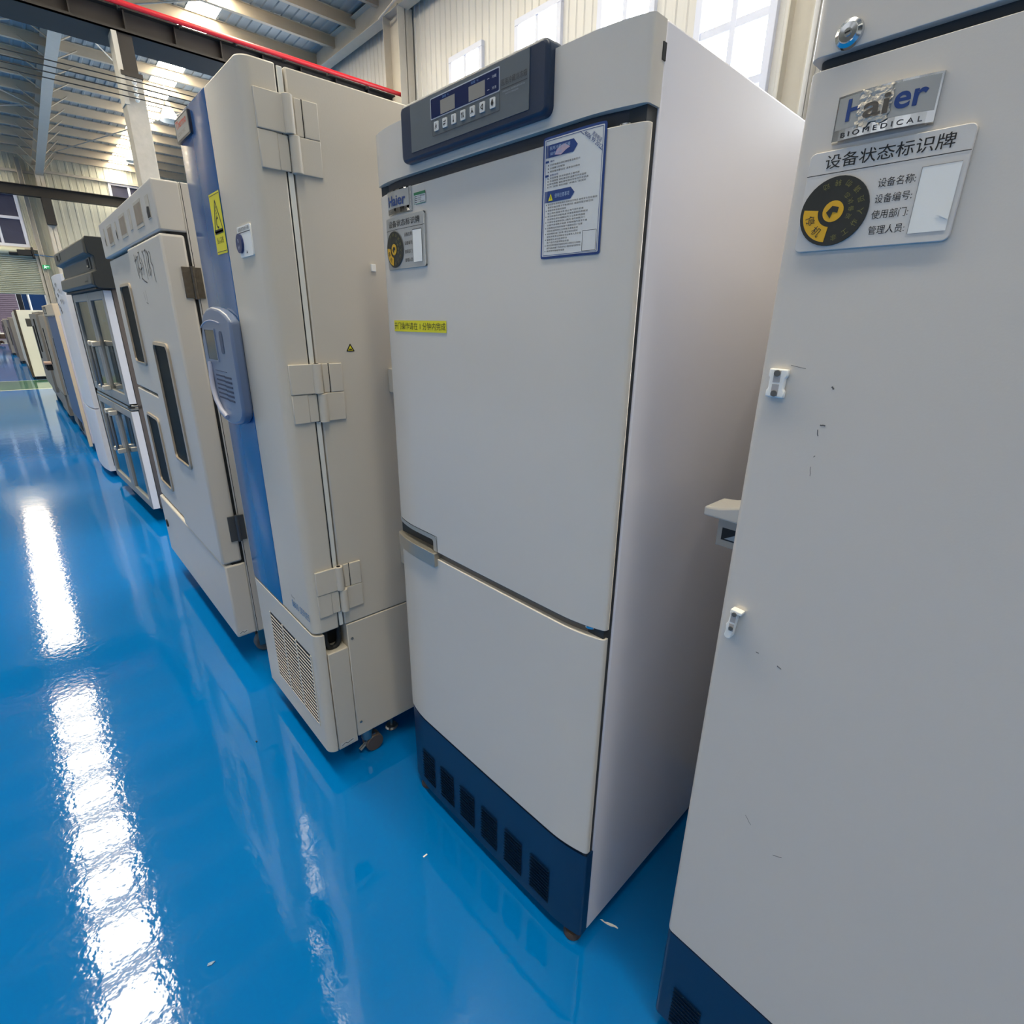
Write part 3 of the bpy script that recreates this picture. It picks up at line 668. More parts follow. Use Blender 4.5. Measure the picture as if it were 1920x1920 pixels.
body = ['请勿存放易燃易爆及强腐蚀性物品 避免发生危险事故','请将设备放置于平稳通风处 周围保留足够空间','请使用单独接地插座','禁止用水直接冲洗 防止电气部件受潮','清洁前请先切断电源 并使用柔软的布擦拭','存放物品请勿堵塞出风口 以免影响温度','不得将带电物体放入箱内 请勿频繁开门','长期不用请断开电源 并保持箱内清洁干燥','设备搬运时倾斜角度不得超过四十五度','停机后请等待五分钟再次通电启动','请定期检查门封条 保证密封良好','如有异常请立即联系专业维修人员处理','温度探头请勿随意移动','本产品仅供医用物品存放']
z = 1.628
for i, s in enumerate(body*2):
    if z < 1.5585: break
    x1 = min(.2525 if z < 1.588 else .279, X0+.0135+len(s)*.0043)
    if i % 2 == 0: disc(k, X0+.0105, z+.0012, .0009, ws(.0006), 5, 8)
    put_text(k, s, X0+.0135, x1, z, z+.0027, ws(.0006), 5); z -= .0042
stroke(k, [(.2555,1.5575),(.2805,1.5575),(.2805,1.5855),(.2555,1.5855),(.2555,1.5575)], .0003, ws(.0005), 5)
k.build('instruction_sticker', [paper, blueink, yellow, M('pale_blue_print',(168,190,220),.4), M('worn_pink_patch',(208,180,192),.5,amt=.2,scale=200), greyink], up_door)

# ------------------------------------------------------------------ freezer filling the right edge of the picture
R3 = root('upright_freezer', (-.303,.718,0), 'tall grey upright freezer with peeling chrome badge, round keylock and two white door clips', 'freezer')
X0r, X1r, yr = -.303, .40, .718
def flatprof(x0, x1, y, r=.012, yb=.06, n=5):
    L = [(x0, y+yb)]+[(x0+r-r*math.cos(math.radians(90*i/n)), y+r-r*math.sin(math.radians(90*i/n))) for i in range(n+1)]
    return L+[(x0+x1-p[0], p[1]) for p in L[::-1]]
B().box(X0r+.004,X1r-.004,yr+.058,yr+.62,.04,1.83).build('cabinet_body', enamel_r, R3, bev=.004)
B().box(X0r+.012,X1r-.012,yr+.04,yr+.06,.3,1.74).build('door_gasket', gask, R3)
d3 = B().panel(flatprof(X0r,X1r,yr), .312, 1.7125, yr+.045).build('freezer_door', enamel_r, R3, bev=.004, ang=60)
B().panel(flatprof(X0r+.004,X1r-.004,yr+.010), 1.712, 1.732, yr+.05).build('gap_trim', M('gap_trim_dark',(48,52,56),.6,amt=.1), R3)
B().panel(flatprof(X0r-.002,X1r+.002,yr-.001,yb=.3), 1.725, 1.832, yr+.3).build('head_cover', enamel_r, R3, bev=.012, seg=4, ang=60)
B().panel(flatprof(X0r+.004,X1r-.004,yr+.008), .306, .313, yr+.045).build('kick_gap_trim', rubber, R3)
kp = B().panel(flatprof(X0r,X1r,yr+.001), .05, .307, yr+.09).build('kick_plate', navy2, R3, bev=.004, ang=60)
for i in range(6):
    x0 = X0r+.035+i*.105; k = B()
    for j in range(10):
        z = .062+j*.0112; rect(k, x0, x0+.06, z, z+.0045, front(yr+.0004), 0); k.add([(x0,yr+.0006,z+.0045),(x0+.06,yr+.0006,z+.0045),(x0+.06,yr-.002,z+.0075),(x0,yr-.002,z+.0075)],[(0,1,2,3)],1)
    k.build('vent_grille', [slot, navy2], kp)
for x in (X0r+.04, X1r-.04):
    for y in (yr+.1, yr+.55): B().lathe([(0,0),(.022,0),(.024,.006),(.02,.018),(.012,.02),(.012,.055),(0,.055)], (x,y,0), 20).build('foot', MATS['foot_plastic'], R3)
k = B(); kl = [(0,-.007),(.0035,-.007),(.0036,-.0062),(.0085,-.0066),(.0092,-.0055),(.0125,-.0035),(.0135,.0),(.0,.001)]
k.lathe(kl, (0,0,0), 36); k.v = [(-.268+p[0], yr-.001+p[2], 1.7375+p[1]) for p in k.v]; k.m = [0]*len(k.m)
kl_ = k.build('keylock', chrome, R3, ang=25)
k = B(); stroke(k, [(-.2705,1.737),(-.2655,1.738)], .0007, front(yr-.0082)); k.build('key_slot', slot, kl_)
# badge with its torn film
k = B(); n = 14; xa, xb = -.2655, -.1745; gz = lambda u: .006*(1-((u+.22)/.0455)**2)
def bd(o): return lambda u, v: (u, yr-.0035-gz(u)-o, v)
P = [xa+(xb-xa)*i/n for i in range(n+1)]
for a, c in zip(P, P[1:]):
    k.add([bd(0)(a,1.6405),bd(0)(c,1.6405),bd(0)(c,1.6815),bd(0)(a,1.6815),(a,yr,1.638),(c,yr,1.638),(c,yr,1.6825),(a,yr,1.6825)], [(0,1,2,3),(4,5,1,0),(3,2,6,7)], 0)
k.add([bd(0)(xa,1.6405),bd(0)(xa,1.6815),(xa,yr,1.6825),(xa,yr,1.638),bd(0)(xb,1.6405),bd(0)(xb,1.6815),(xb,yr,1.6825),(xb,yr,1.638)], [(0,1,2,3),(4,5,6,7)], 0)
rect(k, xa+.0015, xb-.0015, 1.6505, 1.6795, bd(.0003), 2, 12)
put_text(k, 'H', -.2545, -.2375, 1.6565, 1.6765, bd(.0007), 1, bold=.02); put_text(k, 'er', -.2105, -.1835, 1.6565, 1.671, bd(.0007), 1, bold=.02); 
put_text(k, 'B I O M E D I C A L', -.2565, -.1835, 1.6425, 1.647, bd(.0007), 3)
bg3 = k.build('maker_badge', [chrome, blueink, silver, greyink], d3, ang=30)
k = B(); random.seed(3); nx_, nz_ = 16, 16
def tw(i, j): 
    x = -.2435+.0315*i/nx_+random.uniform(-.0008,.0008); z = 1.6475+.0325*j/nz_+random.uniform(-.0008,.0008)+.0012*math.sin(i*.9)
    return (x, yr-.0048-gz(x)-random.uniform(0,.0011), z)
V = [tw(i,j) for j in range(nz_+1) for i in range(nx_+1)]
Fc = [(j*(nx_+1)+i, j*(nx_+1)+i+1, (j+1)*(nx_+1)+i+1, (j+1)*(nx_+1)+i) for j in range(nz_) for i in range(nx_) if not (i in (0,nx_-1) and random.random() < .5) and not (j in (0,) and random.random() < .6)]
k.add(V, Fc, 0); put_text(k, 'ai', -.237, -.214, 1.6545, 1.6725, lambda u, v: (u, yr-.0066-gz(u), v), 1, bold=.02)
k.build('torn_film', [glue, M('torn_film_grey',(92,86,80),.45,.3,amt=.3,scale=200)], bg3)
def LR(o): return lambda u, v: (u, yr-.0046-o, v)
sp3 = B().prism(rrect(-.2845,-.1375,1.533,1.633,.006,4), yr-.0042, yr-.0002, 'y').build('status_plate', whiteplate, d3, bev=.0008)
k = B(); put_text(k, '设备状态标识牌', -.267, -.152, 1.615, 1.6285, LR(0), 0, bold=.003); stroke(k, [(-.2843,1.6105),(-.1377,1.6105)], .00035, LR(0), 0)
for i, s in enumerate(('设备名称:','设备编号:','使用部门:','管理人员:')): put_text(k, s, -.2105, -.1775, 1.5895-i*.0149, 1.598-i*.0149, LR(0), 0)
k.build('plate_lettering', black, sp3)
k = B(); rect(k, -.174,-.142,1.5425,1.602, LR(.0002), 0); stroke(k, [(-.174,1.5425),(-.174,1.602),(-.142,1.602)], .0003, LR(.0004), 1)
poly(k, [(-.1535,1.559),(-.148,1.5615),(-.143,1.567),(-.142,1.561),(-.142,1.552),(-.149,1.5555)], LR(.001), 0); k.build('card_slot', [whiteplastic, M('soft_grey_edge',(150,148,146),.5)], sp3)
k = B(); k.prism([(-.249+.0345*math.cos(2*pi*i/40), 1.572+.0345*math.sin(2*pi*i/40)) for i in range(40)], yr-.0062, yr-.004, 'y', 0)
status_dial(k, -.249, 1.572, .0343, lambda o: (lambda u, v: (u, yr-.0064-o, v)), ms=(0,1,2)); k.build('status_dial', [dialblack, amber, goldink], sp3)
# two white clips screwed to the door
k = B()
k.prism([(-.2885,1.365),(-.2655,1.364),(-.2655,1.373),(-.2675,1.375),(-.267,1.389),(-.265,1.391),(-.265,1.3995),(-.288,1.4),(-.288,1.391),(-.2865,1.389),(-.2865,1.375),(-.2885,1.373)], yr-.007, yr, 'y')
c1 = k.build('door_clip', whiteplastic, d3, bev=.0015)
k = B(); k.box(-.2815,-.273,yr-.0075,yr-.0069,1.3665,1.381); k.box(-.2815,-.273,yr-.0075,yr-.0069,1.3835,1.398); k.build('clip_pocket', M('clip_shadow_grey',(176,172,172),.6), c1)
for z in (1.3695, 1.3945): B().cyl((-.2775,yr-.0086,z),(-.2775,yr-.0069,z),.0038,.0042,16).build('screw', M('screw_grey',(104,102,98),.45,.3,amt=.2,scale=300), c1)
k = B(); k.prism([(-.286,1.009),(-.2845,1.0055),(-.2805,1.004),(-.2765,1.0055),(-.275,1.009),(-.2745,1.018),(-.2715,1.048),(-.266,1.048),(-.265,1.0535),(-.282,1.0545),(-.283,1.048),(-.2815,1.046),(-.283,1.032),(-.2855,1.028),(-.2845,1.018)], yr-.012, yr, 'y')
c2 = k.build('door_clip', whiteplastic, d3, bev=.0018)
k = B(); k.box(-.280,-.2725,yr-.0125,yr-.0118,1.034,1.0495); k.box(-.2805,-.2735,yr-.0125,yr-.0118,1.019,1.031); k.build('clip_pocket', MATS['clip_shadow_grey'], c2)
for x, z in ((-.277,1.0235), (-.2755,1.0475)): B().cyl((x,yr-.0138,z),(x,yr-.0118,z),.0033,.0036,14).build('screw', M('screw_grey',(104,102,98),.45,.3), c2)
random.seed(11); scm = M('scuff_grey',(98,98,98),.6,amt=.2)
for x, z, dx, dz, w_ in ((-.2145,1.383,.003,-.003,.0009),(-.2185,1.336,.006,.0005,.0008),(-.2205,1.33,.0025,-.007,.0005),(-.2175,1.296,.001,.0016,.0005),(-.219,1.283,.001,-.012,.0003),(-.2075,.989,.0055,-.003,.0007),(-.24,.996,.004,-.0006,.0006),(-.206,.7,.01,-.012,.0004),(-.155,.66,.012,.006,.0005),(-.265,1.4045,.018,-.0025,.0003)):
    k = B(); stroke(k, [(x+dx*t+random.uniform(-.0006,.0006), z+dz*t+random.uniform(-.0005,.0005)) for t in (0,.35,.7,1)], w_, front(yr-.0004)); k.build('scuff_mark', scm, d3)
# small lidded latch housing on the freezer's flank, seen in the gap
lt = B().prism([(-.434,1.118),(-.303,1.118),(-.303,1.16),(-.36,1.152),(-.405,1.139),(-.434,1.136)], .885, .96, 'y').build('side_latch_lid', M('latch_white',(226,222,214),.35,amt=.02), R3, bev=.004)
k = B(); k.box(-.412,-.303,.905,.96,1.06,1.118); k.build('latch_box', M('latch_grey',(176,174,168),.4,amt=.03), lt, bev=.002)
k = B(); mp = front(.9045); rect(k, -.402,-.366,1.074,1.098, mp, 0); poly(k, [(-.396,1.077),(-.367,1.077),(-.367,1.094)], front(.904), 1); k.build('latch_label', [black, silver], lt)

# ================================================================== ultra-low freezer with the blue panel
T = root('ultra_low_freezer', (-1.6775,.489,0), 'tall beige ultra-low freezer with glossy blue front strip and louvred base grille', 'freezer')
xl, xr_, yt = -1.952, -1.405, .489
def cornered(x0, x1, y0, y1, r, n=6, rl=.006):
    P = [(x0, y1)]+[(x0+rl-rl*math.cos(math.radians(90*i/3)), y0+rl-rl*math.sin(math.radians(90*i/3))) for i in range(4)]
    return P+[(x1-r+r*math.sin(math.radians(90*i/n)), y0+r-r*math.cos(math.radians(90*i/n))) for i in range(n+1)]+[(x1, y1)]
B().box(xl+.004,xr_,.588,1.30,.55,1.983).build('cabinet_body', beige, T, bev=.004)
B().box(xl+.004,xr_,.592,1.30,.105,.547).build('base_body', beige, T, bev=.003)
B().prism(cornered(-1.664,xr_,yt,.568,.028), .548, 1.984).build('freezer_door', beige, T, bev=.004, ang=55)
td = B().prism(cornered(xl,-1.664,yt,.568,.002), .548, 1.984).build('blue_panel', blue, T, bev=.002, ang=55); td['label'] = 'glossy blue door strip'
B().box(xl-.004,xl+.001,yt+.002,.568,.55,1.98).build('edge_strip', beige, T)
B().box(xl+.01,xr_-.004,.566,.574,.552,1.982).build('door_gasket', slot, T)
B().box(xl+.008,xr_-.0015,.571,.584,.552,1.981).build('seal_strip', M('seal_white',(226,224,216),.4,amt=.02), T, bev=.002)
B().box(xl+.02,xr_-.02,.58,.592,.552,1.98).build('seal_gap', slot, T)
bf = B().prism(cornered(xl,xr_,yt,.519,.028), .09, .541).build('base_front', beige, T, bev=.003, ang=55)
B().box(xl+.01,xr_-.06,.519,.592,.1,.535).build('base_frame', slot, T)
B().box(xr_-.06,xr_-.001,.522,.591,.088,.466).build('cable_cover', beige, T, bev=.003)
k = B(); P = []
for i in range(17):
    a = pi*i/16; P.append((xr_-.028, .553+.022*math.cos(a), .50-.032*math.sin(a)))
P = [(xr_-.028,.575,.56)]+P+[(xr_-.03,.531,.55)]
k.tube(P, .0085, 10); k.build('cable_loop', rubber, T)
k = B(); k.box(-1.822,-1.460,yt-.0006,yt+.002,.178,.452,0)
for j in range(18):
    z = .1795+j*.0152; k.box(-1.822,-1.46,yt-.0022,yt-.0004,z,z+.0034,1)
for x in (-1.8245,-1.7055,-1.5845,-1.4625): k.box(x,x+.0065,yt-.0024,yt,.178,.452,1)
k.build('louvre_grille', [slot, beige], bf)
for z in (.492, .16): B().cyl((xr_-.001,.606,z),(xr_+.0025,.606,z),.0052,.004,12).build('screw', steel, T)
def wheel(b, x, y, r, wd, ax='x', mi=0):
    d = Vector((wd/2,0,0)) if ax == 'x' else Vector((0,wd/2,0)); b.cyl(Vector((x,y,r))-d, Vector((x,y,r))+d, r, None, 20, mi)
for x in (-1.445, -1.91):
    for y in (.655, 1.22):
        k = B(); wheel(k, x, y, .032, .016); wheel(k, x+.024, y, .032, .016); cst = k.build('caster', M('caster_brown',(86,76,70),.5,amt=.15), T, bev=.003)
        k = B(); k.cyl((x+.012,y-.02,.06),(x+.012,y-.02,.106),.02); k.box(x-.002,x+.026,y-.03,y+.006,.035,.07); k.tube([(x+.012,y,.05),(x+.012,y-.05,.018)], .007, 8); k.build('caster_fork', steel, cst)
k = B(); k.lathe([(0,0),(.02,0),(.024,.005),(.02,.012),(.008,.014),(.008,.106),(0,.106)], (-1.477,.755,0), 18); k.build('levelling_foot', steel, T)
# three hinges on the flank
for i, z0 in enumerate((1.775, 1.191, .603)):
    z1 = z0+.152; zm = (z0+z1)/2; h = B()
    h.prism([(.511,zm),(.573,zm),(.573,z1),(.511,z1)][::1], xr_, xr_+.008, 'x'); h.box(xr_,xr_+.006,.511,.553,z0,zm-.001); h.box(xr_,xr_+.0045,.553,.578,z0+.001,zm-.002)
    h.box(xr_,xr_+.006,.597,.655,z0,zm); h.box(xr_,xr_+.0045,.6,.617,zm+.001,z1); h.box(xr_,xr_+.006,.619,.655,zm+.001,z1)
    hg = h.build('hinge', beige, T, bev=.0018, seg=2)
    k = B(); k.cyl((xr_+.006,.584,zm),(xr_+.006,.584,z1+.001),.0125,None,18); k.cyl((xr_+.006,.592,z0-.001),(xr_+.006,.592,zm-.001),.0125,None,18); k.build('hinge_barrel', beige, hg, bev=.0012)
    k = B(); k.cyl((xr_+.006,.584,z1+.001),(xr_+.006,.584,z1+.0016),.006,None,12); k.box(xr_+.0001,xr_+.003,.6165,.6195,zm,z1); k.box(xr_-.001,xr_+.003,.5745,.5785,z0,zm-.001); k.build('hinge_gap', slot, hg)
for z0, z1, y0 in ((1.254,1.323,.797), (.7,.775,.80)): B().box(xr_,xr_+.03,y0,y0+.08,z0,z1).build('rear_bracket', beige, T, bev=.003)
B().box(xr_,xr_+.006,.766,.779,1.577,1.595).build('sensor_clip', whiteplastic, T, bev=.001)
k = B(); mp = side(xr_+.0006); poly(k, [(.6755,1.3725),(.698,1.3725),(.687,1.3915)], mp, 0); poly(k, [(.6795,1.3745),(.6945,1.3745),(.687,1.3875)], side(xr_+.0008), 1); poly(k, [(.682,1.376),(.692,1.376),(.692,1.379),(.684,1.3795)], side(xr_+.001), 0)
stroke(k, [(.6755,1.3725),(.698,1.3725),(.687,1.3915),(.6755,1.3725)], .0009, side(xr_+.0009), 0); k.build('warning_triangle', [black, yellow], T)
k = B(); rect(k, .528,.577,.098,.113, side(xr_+.0004), 0); stroke(k, [(.532,.102),(.546,.109),(.552,.103),(.573,.109)], .0012, side(xr_+.0007), 1); k.build('foil_label', [M('foil_paper',(206,206,202),.35,amt=.06), greyink], T)
k = B(); mp = front(yt-.003); k.prism(rrect(-1.948,-1.804,1.917,1.9725,.004,3), yt-.007, yt, 'y', 0); rect(k, -1.943,-1.811,1.9225,1.9685, front(yt-.0074), 1)
put_text(k, 'Thermo', -1.935, -1.826, 1.948, 1.966, front(yt-.0078), 2, bold=.02); put_text(k, 'SCIENTIFIC', -1.93, -1.845, 1.930, 1.938, front(yt-.0078), 3)
k.build('maker_badge', [M('badge_edge',(44,48,62),.3), silver, redink, M('badge_grey_print',(140,136,128),.4)], td)
k = B(); rect(k, -1.757,-1.6645,1.6195,1.7655, front(yt-.0012), 0)
for z in (1.6255, 1.7605): stroke(k, [(-1.753,z),(-1.668,z)], .0008, front(yt-.0015), 1)
stroke(k, [(-1.748,1.6735),(-1.673,1.6735),(-1.7105,1.748),(-1.748,1.6735)], .0025, front(yt-.0015), 1)
sector(k, -1.7105, 1.695, .009, .014, 60, 300, front(yt-.0016), 1)
for j in range(4): stroke(k, [(-1.7135,1.708+.007*j),(-1.7075,1.712+.007*j)], .0014, front(yt-.0016), 1)
stroke(k, [(-1.748,1.674),(-1.673,1.674)], .0055, front(yt-.0015), 1)
put_text(k, '当心冻伤', -1.742, -1.682, 1.645, 1.661, front(yt-.0015), 1); k.build('warning_sticker', [yellow, black], td)
k = B(); k.prism(rrect(-1.557,-1.4605,1.598,1.6665,.004,3), yt-.0035, yt, 'y', 0); put_text(k, '设备状态标识牌', -1.55, -1.468, 1.655, 1.664, front(yt-.004), 1); stroke(k, [(-1.556,1.652),(-1.462,1.652)], .0009, front(yt-.004), 1)
poly(k, [(-1.507,1.605),(-1.498,1.605),(-1.5025,1.612)], front(yt-.004), 1)
pl = k.build('status_plate', [whiteplastic, greyink], T)
k = B(); k.prism([(-1.541+.022*math.cos(2*pi*i/28), 1.629+.022*math.sin(2*pi*i/28)) for i in range(28)], yt-.009, yt-.003, 'y', 0)
rect(k, -1.544,-1.54,1.631,1.639, front(yt-.0094), 1); put_text(k, '运行', -1.548, -1.533, 1.616, 1.624, front(yt-.0094), 1); k.build('status_dial', [M('dial_navy',(24,44,98),.35,amt=.05), M('dial_print',(200,208,226),.4)], pl)
k = B(); put_text(k, '8600 SERIES', -1.562, -1.425, .588, .613, front(yt-.0007), 0); put_text(k, 'Thermo', -1.562, -1.532, .622, .629, front(yt-.0007), 1); k.build('model_lettering', [M('pale_blue_ink',(84,130,176),.4), greyink], T)
# oval control console on the blue strip
k = B(); P = []
xa, xb, za, zb = -1.972, -1.652, 1.16, 1.485
ctrl = [(-1.812,1.485),(-1.74,1.478),(-1.685,1.462),(-1.655,1.445),(-1.655,1.40),(-1.657,1.20),(-1.667,1.178),(-1.70,1.158),(-1.75,1.146),(-1.812,1.142),(-1.872,1.148),(-1.918,1.162),(-1.945,1.19),(-1.962,1.25),(-1.970,1.32),(-1.966,1.39),(-1.946,1.435),(-1.91,1.465),(-1.865,1.48)]
k.prism(ctrl[::-1], yt-.03, yt+.001, 'y'); cons = k.build('control_console', bluegrey, T, bev=.008, seg=3, ang=35)
yc = yt-.0305
k = B(); k.box(-1.912,-1.813,yc-.001,yc+.002,1.334,1.419,0); k.frame('y', yc-.002, yc+.001, -1.917,-1.808,1.329,1.424,.004,1); k.build('screen', [M('screen_dark',(66,64,62),.15,amt=.1), bluegrey], cons)
k = B(); poly(k, rrect(-1.768,-1.738,1.354,1.418,.012,4), front(yc-.0005), 0); k.build('latch_recess', M('console_shade',(64,76,104),.5), cons)
k = B()
for j in range(6):
    z = 1.218+j*.0135; k.box(-1.868,-1.782,yc-.0008,yc+.001,z,z+.005); k.box(-1.778,-1.715,yc-.0008,yc+.001,z-.002,z+.004)
    k.box(-1.945,-1.915,yc-.0008,yc+.001,z+.004,z+.009)
k.box(-1.868,-1.75,yc-.0006,yc+.001,1.3015,1.303); k.build('speaker_slots', M('console_slot',(48,58,84),.6), cons)
k = B(); put_text(k, 'Forma', -1.81, -1.765, 1.186, 1.196, front(yc-.0006), 0); k.build('console_lettering', M('console_print',(70,110,170),.4), cons)
k = B(); k.tube([(-1.905,yc-.001,1.325),(-1.905,yc-.005,1.29),(-1.90,yc-.008,1.25),(-1.885,yc-.008,1.212),(-1.855,yc-.006,1.182),(-1.81,yc-.003,1.163)], .0075, 10); k.build('grip_rail', M('console_light',(176,178,196),.3,amt=.03), cons)
k = B(); P = [(-1.955+.29*i/14, 1.425+.022*math.sin(pi*(i/14)**.8)) for i in range(15)]; k.tube([(x, yc, z) for x, z in P[:11]], .002, 6); k.build('console_ridge', MATS['console_light'], cons)

# ================================================================== two-column incubator cabinet with slit windows
I = root('incubator_cabinet', (-2.88,.4537,0), 'wide warm-grey laboratory cabinet with slit windows, blackened hinges and marker scribble', 'cabinet')
il, ir, yi = -3.525, -2.24, .4537
xs_ = -2.872
B().box(il,ir,.535,1.30,.145,1.88).build('cabinet_body', beige2, I, bev=.004)
k = B(); k.box(il,ir,yi,.536,1.728,1.88); 
hd = k.build('head_panel', beige2, I, bev=.006, seg=3)
ib = B().box(il,ir,yi+.002,.536,.145,.486).build('base_panel', beige2, I, bev=.008, seg=3)
B().box(il+.02,ir-.005,.485,.537,.486,1.728).build('door_gap', slot, I)
dR = B().box(xs_,ir,yi-.004,.526,.495,1.720).build('right_door', beige2, I, bev=.009, seg=3); dR['label'] = 'wide door with marker scribble and a long window'
dU = B().box(il,xs_-.004,yi+.014,.526,1.112,1.720).build('upper_door', beige2, I, bev=.006, seg=2)
dL = B().box(il,xs_-.004,yi+.014,.526,.495,1.100).build('lower_door', beige2, I, bev=.006, seg=2)
def slit(door, x0, x1, z0, z1, y):
    k = B(); P = rrect(x0,x1,z0,z1,.03,5); Q = rrect(x0+.014,x1-.014,z0+.012,z1-.012,.022,5); n = len(P)
    k.add([(p[0],y-.007,p[1]) for p in P]+[(p[0],y-.009,p[1]) for p in Q]+[(p[0],y+.002,p[1]) for p in P]+[(p[0],y+.002,p[1]) for p in Q],
      [(i,(i+1)%n,n+(i+1)%n,n+i) for i in range(n)]+[(2*n+i,i,(i+1)%n,2*n+(i+1)%n)[::-1] for i in range(n)]+[(n+i,n+(i+1)%n,3*n+(i+1)%n,3*n+i) for i in range(n)])
    f = k.build('window_frame', M('window_bead',(170,158,142),.35,.2,amt=.06), door)
    k = B(); poly(k, Q, front(y-.001)); k.build('window_pane', M('slit_glass',(26,32,32),.55,amt=.3,scale=4,spec=.08), f)
slit(dU, -3.348, -3.07, 1.236, 1.602, yi+.014); slit(dR, -2.712, -2.436, .858, 1.36, yi-.004); slit(dL, -3.388, -3.09, .60, .985, yi+.014)
for (x0,x1,z0,z1,mt) in ((-2.364,-2.312,1.772,1.842,0),(-2.58,-2.448,1.763,1.849,1),(-2.715,-2.671,1.774,1.844,2),(-2.933,-2.798,1.763,1.846,1),(-3.054,-3.028,1.772,1.84,0),(-3.279,-3.154,1.762,1.845,1),(-3.395,-3.372,1.774,1.848,0)):
    k = B(); k.box(x0,x1,yi-.002,yi+.001,z0,z1,0)
    if mt == 0: poly(k, [(x0+.004,z0+.003),(x1-.003,z0+.003),(x1-.006,z0+.034),(x0+.012,z0+.038),(x0,z0+.024)], front(yi-.0025), 1)
    elif mt == 1: rect(k, x0+.008,x1-.004,z0+.012,z1-.01, front(yi-.0025), 1)
    k.build('nameplate_residue', [M('residue_pale',(190,182,168),.6,amt=.1,scale=20), [slot, tan, tan][mt]], hd)
k = B(); random.seed(5); mp = front(yi-.0048)
S = [[(-2.745,1.69),(-2.735,1.655),(-2.728,1.61)],[(-2.75,1.665),(-2.715,1.672)],[(-2.715,1.685),(-2.70,1.66),(-2.71,1.63),(-2.72,1.6)],[(-2.70,1.675),(-2.675,1.68),(-2.685,1.65),(-2.70,1.62)],[(-2.69,1.64),(-2.665,1.62),(-2.67,1.595)],
 [(-2.66,1.69),(-2.635,1.69),(-2.65,1.655),(-2.63,1.65),(-2.655,1.61)],[(-2.665,1.63),(-2.62,1.636)],[(-2.67,1.60),(-2.625,1.587),(-2.585,1.58)],[(-2.62,1.67),(-2.60,1.645),(-2.615,1.61)],
 [(-2.575,1.685),(-2.56,1.69),(-2.552,1.59)],[(-2.535,1.685),(-2.505,1.69),(-2.525,1.6)],[(-2.49,1.685),(-2.47,1.67),(-2.49,1.645),(-2.47,1.62),(-2.495,1.60),(-2.50,1.625),(-2.475,1.66),(-2.49,1.685)],[(-2.455,1.68),(-2.435,1.67),(-2.45,1.645),(-2.425,1.63),(-2.43,1.595),(-2.42,1.575)]]
for s in S: stroke(k, s, .0022, mp)
for s in ([(-2.70,1.55),(-2.69,1.52)],[(-2.66,1.555),(-2.65,1.51)],[(-2.68,1.51),(-2.645,1.506)]): stroke(k, s, .0012, mp)
k.build('marker_scribble', M('marker_ink',(52,48,48),.6,amt=.2), dR)
for z0, z1, mt in ((1.519,1.62,oldsteel),(.589,.697,M('grey_hinge',(82,86,92),.45,.5,amt=.1))):
    k = B(); k.box(ir,ir+.006,.497,.527,z0,z1); k.box(ir,ir+.006,.533,.558,z0,z1); hg = k.build('hinge', mt, I, bev=.001)
    k = B(); k.cyl((ir+.006,.530,z0-.003),(ir+.006,.530,z1+.003),.007,None,12); k.build('hinge_pin', mt, hg)
k = B(); rect(k, .462,.50,.158,.174, side(ir+.0006), 0); stroke(k, [(.466,.163),(.478,.170),(.484,.164),(.496,.169)], .0012, side(ir+.0009), 1); k.build('foil_label', [M('foil_paper',(206,206,202),.35,amt=.06), greyink], I)
B().cyl((-3.45,yi-.004,.33),(-3.45,yi+.004,.33),.022,None,16).build('drain_plug', slot, ib)
B().box(ir-.002,ir+.0006,.539,.541,.146,1.879).build('panel_seam', slot, I)
for x in (-2.32, -3.42):
    for y in (.58, 1.2):
        k = B(); k.cyl((x-.02,y,.045),(x+.02,y,.045),.045,None,22); c = k.build('caster', M('caster_grey',(96,98,100),.5,amt=.1), I, bev=.006)
        k = B(); k.box(x-.028,x-.022,y-.03,y+.03,.04,.13); k.box(x+.022,x+.028,y-.03,y+.03,.04,.13); k.box(x-.04,x+.04,y-.045,y+.045,.125,.146); k.cyl((x-.03,y,.045),(x+.03,y,.045),.008); k.build('caster_fork', steel, c)

# ================================================================== glass-door refrigerator with the grey hood
G = root('display_refrigerator', (-4.51,.524,0), 'four-glass-door refrigerator under a dark grey stepped hood', 'refrigerator', rz=math.radians(2.4), local=True)
gl = -1.31
k = B(); k.box(gl,0,.05,.07,.1,1.9); k.box(gl,gl+.03,.05,.75,.1,1.9); k.box(-.03,0,.05,.75,.1,1.9); k.box(gl,0,.73,.75,.1,1.9); k.box(gl,0,.05,.75,.1,.13); k.box(gl,0,.05,.75,1.62,1.9); k.box(gl,0,.05,.75,.845,.875)
k.f = k.f
k2 = B(); k2.box(gl,gl+.03,.05,.75,.1,1.9); k2.box(-.03,0,.05,.75,.1,1.9); k2.box(gl,0,.73,.75,.1,1.9); k2.box(gl,0,.05,.75,.1,.13); k2.box(gl,0,.05,.75,1.62,1.9); k2.box(gl,0,.05,.75,.845,.875)
k2.build('cabinet_body', brownsteel, G, bev=.003)
stile = M('door_stile_white',(150,150,148),.4,amt=.03)
def gdoor(x0, x1, z0, z1, gm):
    k = B(); w1 = .07
    k.box(x0,x0+w1,0,.048,z0,z1); k.box(x1-w1,x1,0,.048,z0,z1); k.box(x0+w1,x1-w1,0,.048,z0,z0+.06); k.box(x0+w1,x1-w1,0,.048,z1-.055,z1)
    d = k.build('glass_door', stile, G, bev=.003)
    B().box(x1-.001,x1+.0015,.004,.046,z0+.002,z1-.002).build('edge_strip', white, d)
    B().box(x0+w1-.005,x1-w1+.005,.012,.018,z0+.055,z1-.05).build('door_pane', gm, d); return d
